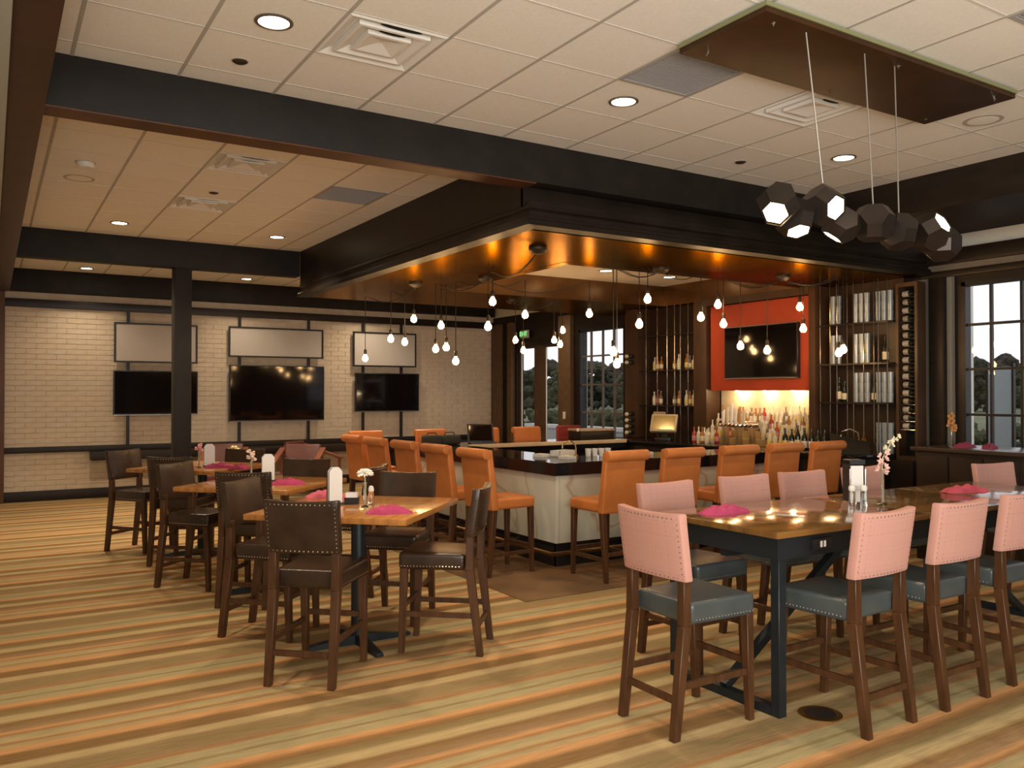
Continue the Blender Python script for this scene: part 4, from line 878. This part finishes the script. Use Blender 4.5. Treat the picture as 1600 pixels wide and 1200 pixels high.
# ---------------------------------------------------------------- back bar (front face X = 9.1)
bb = thing('back_bar', 'dark wood back bar cabinet with red panel and counter along the right wall', 'cabinet', (0, 0, 0))
MB().box(8.45, 9.48, 6.075, 10.88, 0.0, 1.02).build('base_cabinet', DARKWOOD, bb)
MB().box(8.40, 9.48, 6.075, 10.88, 1.02, 1.07).build('counter', GRANITE, bb, bevel=0.006)
for k in range(6): MB().box(8.435, 8.449, 6.10 + k * 0.79, 6.84 + k * 0.79, 0.12, 0.98).build('door', DARKWOOD, bb, bevel=0.006)
MB().box(9.30, 9.48, 9.05, 10.88, 1.07, 3.18).box(9.35, 9.48, 6.075, 9.05, 1.07, 3.18).build('back_panel', mat('umber_panel', (0.030, 0.014, 0.007), 0.40, noise=0.25, nscale=3), bb)
UM = mat('umber_pilaster', (0.060, 0.028, 0.012), 0.45, noise=0.25, nscale=3)
for y0_, y1_ in ((9.03, 9.30), (10.60, 10.88), (7.10, 7.20)): MB().box(9.02, 9.30 if y0_ > 8 else 9.35, y0_, y1_, 1.07, 3.18).build('pilaster', UM, bb, bevel=0.008)
MB().box(9.02, 9.35, 7.20, 9.03, 3.08, 3.18).build('header', UM, bb)
MB().box(9.08, 9.35, 7.22, 9.0, 1.83, 3.07).build('red_panel', REDPANEL, bb, bevel=0.004)
MB().box(9.33, 9.349, 7.20, 9.03, 1.07, 1.83).build('lit_backsplash', mat('cream_backsplash', (0.62, 0.50, 0.32), 0.5), bb)
for k in range(3):
    MB().box(8.97 + k * 0.12, 9.33, 7.25, 8.98, 1.07, 1.15 + k * 0.11).build('bottle_step', mat('amber_step', (0.35, 0.24, 0.10), 0.3), bb)
for y in (7.6, 8.1, 8.6):
    l = bpy.data.lights.new('under_panel_light', 'POINT'); l.energy = 5; l.color = (1.0, 0.78, 0.45); l.shadow_soft_size = 0.03
    lo = bpy.data.objects.new('under_panel_light', l); C.objects.link(lo); lo.location = (9.2, y, 1.79); lo.parent = bb
    MB().lathe([(0.03, 1.826), (0.03, 1.815)], 12, (9.2, y, 0)).build('puck_light', LAMP, bb)
t = thing('television', 'black bar television mounted on the red panel', 'television', (9.03, 8.02, 2.365), 0, 'wall televisions')
MB().box(-0.012, 0.045, -0.65, 0.65, -0.37, 0.37).build('bezel', BLACK, t, bevel=0.006, seg=1)
MB().box(-0.0145, -0.0125, -0.63, 0.63, -0.345, 0.355).build('screen', SCREEN, t)
for za, zb in ((-0.37, -0.36), (0.364, 0.372)): MB().box(-0.016, 0.0, -0.65, 0.65, za, zb).build('silver_rim', mat('rim_silver', (0.3, 0.28, 0.26), 0.3, metal=0.8), t)

# open shelf units with chrome poles
def shelf_unit(y0_, y1_, zs, poles, label):
    t = thing('shelf_unit', label, 'shelf', (0, 0, 0), 0, 'glass shelf units of the back bar')
    for z in zs: MB().box(9.05, 9.29, y0_, y1_, z - 0.02, z).build('shelf', mat('smoky_shelf', (0.02, 0.014, 0.012), 0.15), t)
    for y in poles: MB().tube([(9.06, y, 1.07), (9.06, y, 3.17)], 0.007, 8).build('pole', mat('smoked_chrome', (0.35, 0.33, 0.31), 0.2, metal=1.0), t)
    return t
shelf_unit(9.31, 10.59, (1.60, 2.16, 2.72), (9.45, 9.62, 9.75, 9.92, 10.15, 10.42), 'dark shelf unit with chrome poles left of the red panel')
shelf_unit(6.08, 7.09, (1.68, 2.16, 2.66), (6.10, 6.22, 6.28, 6.42, 6.56, 6.65, 6.80, 6.90, 7.05), 'dark shelf unit with chrome poles and glasses right of the red panel')

# bottles
def bottle_mesh(h, r, neck, m):
    return MB().lathe([(r * .9, 0), (r, 0.01), (r, h * .55), (r * .85, h * .64), (neck, h * .74), (neck, h * .93), (neck * 1.25, h * .93), (neck * 1.25, h), (0, h)], 10).mesh('bottle_glass', m, smooth=True)
def label_mesh(h, r, m, z0=.15, z1=.45):
    return MB().lathe([(r * 1.02, h * z0), (r * 1.03, h * z0 + .001), (r * 1.03, h * z1), (r * 1.02, h * z1 + .001)], 10).mesh('paper_label', m, smooth=True)
G1 = mat('amber_bottle', (0.30, 0.12, 0.02), 0.08, noise=0.2); G2 = mat('clear_spirit_bottle', (0.55, 0.52, 0.42), 0.06); G3 = mat('dark_wine_bottle', (0.012, 0.016, 0.010), 0.06)
G6 = mat('smoky_bottle', (0.16, 0.13, 0.09), 0.07); G4 = mat('red_spirit_bottle', (0.28, 0.03, 0.02), 0.08); G5 = mat('green_bottle', (0.04, 0.09, 0.03), 0.07)
LC = mat('cream_label', (0.62, 0.55, 0.38), 0.6); LY = mat('yellow_label', (0.62, 0.50, 0.16), 0.6); LP = mat('pink_label', (0.50, 0.20, 0.22), 0.6)
KINDS = [(bottle_mesh(.235, .031, .011, g), label_mesh(.235, .031, l)) for g, l in ((G1, LC), (G2, LC), (G4, LP), (G6, LC), (G2, LY), (G1, LY))]
WINE = [(bottle_mesh(.29, .036, .013, G3), label_mesh(.29, .036, l, .12, .42)) for l in (LC, LY, WHITE)]
RLAB = [label_mesh(.29, .036, mat('grey_label', (0.34, 0.31, 0.27), 0.6), .10, .50), label_mesh(.29, .036, mat('taupe_label', (0.26, 0.22, 0.18), 0.6), .14, .46)]
def bottle(k, loc, label, group, wine=False, cat='bottle'):
    g, l = (WINE if wine else KINDS)[k % (3 if wine else 6)]
    t = thing('bottle', label, cat, loc, random.uniform(0, 6), group); s_ = random.uniform(.88, 1.08); t.scale = (1, 1, s_)
    ob('bottle_glass', g, t); ob('paper_label', l, t)
def row(xx, ya, yb, n_, z, label, group, wine=False):
    for k in range(n_):
        y = ya + (yb - ya) * (k + .5) / n_; bottle(random.choice((0, 1, 1, 3, 4, 5, 1, 2, 4)), (xx + random.uniform(-.008, .008), y, z), label + ', %s from the right' % ORD[k], group, wine)
row(9.03, 8.56, 8.96, 5, 1.151, 'liquor bottle on the lower step left of the beer taps', 'lower step bottles left of taps')
row(9.03, 7.28, 8.0, 9, 1.151, 'liquor bottle on the lower step right of the beer taps', 'lower step bottles right of taps')
row(9.15, 7.28, 8.96, 22, 1.261, 'liquor bottle on the middle step behind the beer taps', 'middle step bottles')
row(9.27, 7.28, 8.96, 22, 1.371, 'liquor bottle on the top step beneath the red panel', 'top step bottles')
row(8.88, 8.64, 8.98, 4, 1.071, 'small pale bottle standing on the counter left of the beer taps', 'counter bottles left of taps')
row(8.70, 8.66, 9.0, 4, 1.071, 'short bottle at the left front edge of the back counter', 'left front counter bottles')
row(8.70, 6.66, 7.36, 7, 1.071, 'dark wine bottle with pale label on the back counter', 'wine bottles on the back counter', True)
row(8.85, 7.37, 7.75, 4, 1.071, 'small red bottle on the counter between taps and wine bottles', 'small bottles by the wine bottles')
for z, zn in ((1.601, 'lower'), (2.161, 'middle')):
    for c, n_, gn in ((9.52, 3, 'right'), (9.84, 2, 'centre'), (10.25, 3, 'left')):
        row(9.18, c - .10, c + .14 if n_ == 3 else c + .10, n_, z, 'liquor bottle, %s shelf of left pole unit, %s group' % (zn, gn), '%s shelf bottles of left unit' % zn)
for y, z, lab in ((6.85, 1.681, 'pale labelled bottle on the lowest shelf of the right pole unit'), (6.77, 1.681, 'dark bottle beside the pale labelled one on the lowest right shelf'), (6.20, 2.161, 'wine bottle standing alone on the middle right shelf'), (6.35, 1.681, 'dark bottle beside the glass stack on the lowest right shelf'), (6.50, 1.071, 'amber whiskey bottle standing below the right shelves')):
    bottle(0, (9.17, y, z), lab, 'bottles on the right pole unit', y != 6.50)
tum = MB().lathe([(0.030, 0), (0.036, 0.12), (0.033, 0.12), (0.027, 0.006), (0, 0.006)], 10).mesh('tumbler', mat('frosted_glassware', (0.27, 0.30, 0.30), 0.15, spec=0.8), smooth=True)
for yc, cols in ((6.88, 2), (6.51, 3), (6.20, 3)):
    for z in (1.071, 1.681, 2.161, 2.661):
        if (yc > 6.8 and z in (1.071, 1.681)) or (yc < 6.3 and 2.1 < z < 2.2) or (6.4 < yc < 6.6 and z == 1.071): continue
        for c in range(cols):
            for lv in range(3):
                o = ob('drinking_glass', tum, None, (9.15, yc + (c - (cols - 1) / 2) * 0.078, z + lv * 0.122))
                tag(o, 'drinking glass, %s row, %s in %s stack, %s shelf right of the red panel' % (('bottom', 'middle', 'top')[lv], ORD[c], {6.88: 'left', 6.51: 'middle', 6.20: 'right'}[yc], {1.071: 'counter', 1.681: 'lowest', 2.161: 'middle', 2.661: 'top'}[z]), 'glass', 'glass stacks %s %s' % (yc, z))
# wine rack
t = thing('wine_rack', 'tall narrow wooden wine rack beside the glass shelves', 'rack', (0, 0, 0))
for y in (6.03, 5.79): MB().box(9.17, 9.34, y, y + 0.035, 1.0, 3.10).build('side', UM, t)
for z in (3.05, 1.0): MB().box(9.17, 9.34, 5.825, 6.03, z, z + 0.05).build('cap', UM, t)
MB().box(9.32, 9.34, 5.825, 6.03, 1.05, 3.05).build('backing', HOLE, t)
MB().box(9.05, 9.34, 5.78, 6.066, 0.0, 1.0).build('plinth', DARKWOOD, t)
for k in range(17):
    z = 1.40 + k * 0.098
    MB().tube([(9.19, 5.826, z - 0.042), (9.19, 6.029, z - 0.042)], 0.004, 6).build('rod', CHROME, t)
    tt = thing('wine_bottle', 'wine bottle lying in the tall rack, %s from the bottom' % ORD[k], 'bottle', (9.235, 6.022, z), 0, 'wine bottles lying in the tall rack')
    g = MB(); n_ = 10; R_ = .036
    o = ob('bottle_glass', WINE[0][0], tt); o.rotation_euler = (PI / 2, 0, 0); o.scale = (.98, .98, 0.66)
    o = ob('paper_label', RLAB[k % 2], tt); o.rotation_euler = (PI / 2, 0, 0); o.scale = (.98, .98, 0.66)
for k, z in enumerate((1.15, 1.25, 1.35, 1.45, 2.30, 2.40)):
    tt = thing('wine_bottle', 'wine bottle end in the narrow left rack column, %s from the bottom' % ORD[k], 'bottle', (9.02, 10.70, z), 0, 'wine bottles in the left column')
    o = ob('bottle_glass', WINE[k % 3][0], tt); o.rotation_euler = (0, -PI / 2, 0); o.scale = (1, 1, .4); o = ob('foil_cap', MB().lathe([(0.03, 0.0), (0.03, 0.03), (0.02, 0.04), (0, 0.04)], 10).mesh('foil_cap', LC), tt); o.rotation_euler = (0, -PI / 2, 0); o.location = (-0.12, 0, 0)
# beer tower
t = thing('beer_tower', 'chrome beer tap tower with tall pale handles on the back counter', 'beer tap', (8.80, 8.17, 1.071))
for y in (-0.22, 0.02, 0.26): MB().box(-0.035, 0.035, y - .03, y + .03, 0, 0.26).build('column', mat('brushed_gold_column', (0.55, 0.42, 0.24), 0.3, metal=0.9), t, bevel=0.006)
MB().tube([(0, -0.36, 0.29), (0, 0.36, 0.29)], 0.045, 16).build('manifold', CHROME, t, smooth=True)
for k in range(9):
    y = -0.30 + k * 0.075
    f_ = MB().tube([(-0.04, y, 0.29), (-0.10, y, 0.28), (-0.11, y, 0.24)], 0.012, 8).build('faucet', CHROME, t, smooth=True)
    if k in (2, 3, 4, 5, 6, 7):
        hh = (0.20, 0.24, 0.22, 0.28, 0.23, 0.19)[k - 2]; cc = (LC, mat('tan_handle', (0.45, 0.25, 0.10), 0.5), WHITE, WHITE, LC, WHITE)[k - 2]
        MB().hexa([(-0.105, y - .014, .30), (-0.075, y - .014, .30), (-0.075, y + .014, .30), (-0.105, y + .014, .30), (-0.105, y - .02, .30 + hh), (-0.07, y - .02, .30 + hh), (-0.07, y + .02, .30 + hh * .85), (-0.105, y + .02, .30 + hh * .85)]).build('tap_handle', cc, f_, bevel=0.004)
# point of sale terminal
t = thing('cash_terminal', 'cream framed touch screen register tilted on the back counter', 'register', (8.72, 9.62, 1.071), math.radians(35))
MB().box(-0.12, 0.12, -0.12, 0.12, 0, 0.05).build('base', BLACK, t, bevel=0.01)
MB().beam((0.03, 0, 0.05), (0.06, 0, 0.2), 0.08, 0.04).build('neck', BLACK, t)
def tilt(x, y, z): a = math.radians(32); return (x * math.cos(a) + z * math.sin(a), y, -x * math.sin(a) + z * math.cos(a) + 0.26)
MB().hexa([tilt(*p) for p in [(-.03, -.20, -.15), (.03, -.20, -.15), (.03, .20, -.15), (-.03, .20, -.15), (-.03, -.20, .15), (.03, -.20, .15), (.03, .20, .15), (-.03, .20, .15)]]).build('housing', mat('cream_plastic', (0.35, 0.28, 0.18), 0.5), t, bevel=0.01)
MB().hexa([tilt(*p) for p in [(-.034, -.17, -.12), (-.029, -.17, -.12), (-.029, .17, -.12), (-.034, .17, -.12), (-.034, -.17, .12), (-.029, -.17, .12), (-.029, .17, .12), (-.034, .17, .12)]]).build('screen', mat('warm_reflective_screen', (0.30, 0.22, 0.08), 0.15, metal=0.5), t)
t = thing('card_stand', 'tall pale curved stand behind the touch screen register', 'stand', (8.95, 9.98, 1.071), 0)
MB().prism([(-0.12, 0), (-0.06, 0), (-0.09, 0.15), (-0.06, 0.36), (0.12, 0.37), (0.12, 0.43), (-0.12, 0.43), (-0.14, 0.25)], 0, -0.02, 0.02).build('arm', mat('beige_plastic', (0.42, 0.30, 0.20), 0.5), t)
MB().box(-0.03, 0.03, -0.14, 0.0, 0, 0.015).build('foot', BLACK, t)
# dark service unit at the right end of the bar and console by the window
t = thing('service_terminal', 'dark slanted service terminal at the right end of the back counter', 'terminal', (8.68, 6.34, ZT - 0.005), -0.9)
MB().hexa([(-.22, -.16, 0), (.22, -.16, 0), (.22, .16, 0), (-.22, .16, 0), (-.22, -.02, .17), (.22, -.02, .08), (.22, .16, .14), (-.22, .16, .24)]).build('body', mat('olive_black_plastic', (0.020, 0.018, 0.012), 0.85, spec=0.2), t, bevel=0.01)
MB().tube([(-.10, .05, .20), (-.09, .05, .26), (0, .05, .29), (.09, .05, .25), (.10, .05, .16)], 0.008, 8).build('handle', CHROME, t, smooth=True)
t = thing('console_cabinet', 'dark console cabinet under the right window', 'cabinet', (0, 0, 0))
MB().box(8.55, 9.30, 4.30, 5.42, 0.0, 1.17).build('body', DARKWOOD, t, bevel=0.006); MB().box(8.50, 9.33, 4.26, 5.46, 1.17, 1.21).build('top', mat('espresso_top', (0.045, 0.03, 0.02), 0.25), t, bevel=0.006)
for k in range(3): MB().box(8.535, 8.549, 4.34 + k * .36, 4.68 + k * .36, 0.1, 1.12).build('door', DARKWOOD, t, bevel=0.006)
napkin(8.85, 5.05, 1.21, RA + .5, 'dark magenta napkin pile at left on the console cabinet', 1.0, mat('wine_cloth', (0.25, 0.03, 0.06), 0.9)); napkin(8.85, 4.80, 1.21, RA + .9, 'dark magenta napkin pile at right on the console cabinet', 1.0, mat('wine_cloth', (0.25, 0.03, 0.06), 0.9))
struct('trim_21', MB().box(9.44, 9.5, 5.535, 5.595, 0, 3.14), mat('grey_plaster_strip', (0.22, 0.20, 0.16), 0.9))
t = thing('window_flower', 'orange flower stem in slim vase before the right window', 'vase', (9.0, 5.28, 1.21))
MB().lathe([(0.03, 0), (0.03, .006), (0.008, .012), (0.008, .16)], 10).build('vase', GLASS, t, smooth=True)
for k in range(8):
    b_ = MB()
    for q in range(4): b_.ico((random.uniform(-.03, .03), random.uniform(-.03, .03), 0.17 + k * .026), 0.02, 1)
    b_.build('blossom', mat('orange_blossom', (0.55, 0.25, 0.08), 0.7), t, smooth=True)

# ---------------------------------------------------------------- outside
gnd = struct('ground_lawn', MB().box(9.9, 420, -200, 420, -0.35, -0.30), mat('dusk_lawn', (0.10, 0.115, 0.055), 0.95, noise=0.35, nscale=0.15))
struct('patio', MB().box(9.71, 22, -12, 26, -0.29, -0.02), mat('grey_paving', (0.22, 0.21, 0.19), 0.9, noise=0.2, nscale=2))
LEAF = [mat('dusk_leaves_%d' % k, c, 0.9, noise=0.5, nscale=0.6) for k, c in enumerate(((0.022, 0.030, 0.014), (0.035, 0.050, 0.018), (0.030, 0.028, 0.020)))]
BARK = mat('bark', (0.04, 0.028, 0.02), 0.9)
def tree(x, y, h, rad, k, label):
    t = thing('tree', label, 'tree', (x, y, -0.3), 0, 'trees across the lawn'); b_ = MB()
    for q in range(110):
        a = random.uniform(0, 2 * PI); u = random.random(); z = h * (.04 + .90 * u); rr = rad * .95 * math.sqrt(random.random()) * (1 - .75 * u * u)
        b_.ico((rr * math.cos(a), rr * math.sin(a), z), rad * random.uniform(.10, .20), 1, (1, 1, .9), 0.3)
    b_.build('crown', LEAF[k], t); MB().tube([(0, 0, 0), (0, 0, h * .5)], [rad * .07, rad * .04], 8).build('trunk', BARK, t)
TR = []
for k in range(26):
    ang = math.radians(20 + k * 1.55); d = (112, 140, 168)[k % 3]; TR.append((d * math.cos(ang), d * math.sin(ang)))
for k in range(26):
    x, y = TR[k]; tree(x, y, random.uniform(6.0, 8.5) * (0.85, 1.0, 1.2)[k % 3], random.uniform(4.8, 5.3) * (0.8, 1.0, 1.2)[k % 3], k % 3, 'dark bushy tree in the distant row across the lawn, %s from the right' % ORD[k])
for k in range(10):
    y = 7 + k * 2.6
    b_ = MB()
    for q in range(70): b_.ico((random.uniform(-.6, .6), random.uniform(-.95, .95), random.uniform(.1, 1.0)), random.uniform(.13, .24), 1, (1, 1, 1), .3)
    o = ob('hedge_shrub', b_.mesh('hedge_shrub', LEAF[1]), None, (20.5, y, -0.02)); tag(o, 'low dark green shrub in the hedge beyond the patio, %s from the right' % ORD[k], 'shrub', 'hedge shrubs')
for x, y, lab in ((11.2, 6.38, 'white porch post outside the right window'), (11.2, 15.0, 'white porch post outside the small window')):
    t = thing('porch_post', lab, 'post', (x, y, -0.02)); MB().box(-.07, .07, -.07, .07, 0.2, 3.6).build('shaft', WHITEMETAL, t); MB().box(-.11, .11, -.11, .11, 0, .2).build('base', WHITEMETAL, t)
t = thing('patio_screen', 'frosted grey glass wind screen on the patio outside the right window', 'screen', (12.6, 6.66, -0.02))
MB().box(-.02, .02, -.17, .17, 0.9, 2.2).build('panel', mat('frosted_screen', (0.35, 0.40, 0.42), 0.6), t); MB().box(-.03, .03, -.20, -.17, 0, 2.25).build('post', BLACK, t); MB().box(-.03, .03, .17, .20, 0, 2.25).build('post', BLACK, t); MB().box(-.03, .03, -.17, .17, 0.84, 0.9).build('rail', BLACK, t)
t = thing('patio_wall', 'low pale wall along the edge of the patio', 'wall', (15.0, 9, -0.02)); MB().box(-.15, .15, -8, 14, 0, 0.75).build('body', mat('grey_render', (0.30, 0.30, 0.28), 0.9), t); MB().box(-.2, .2, -8, 14, .75, .85).build('coping', mat('pale_coping', (0.42, 0.42, 0.40), 0.8), t)
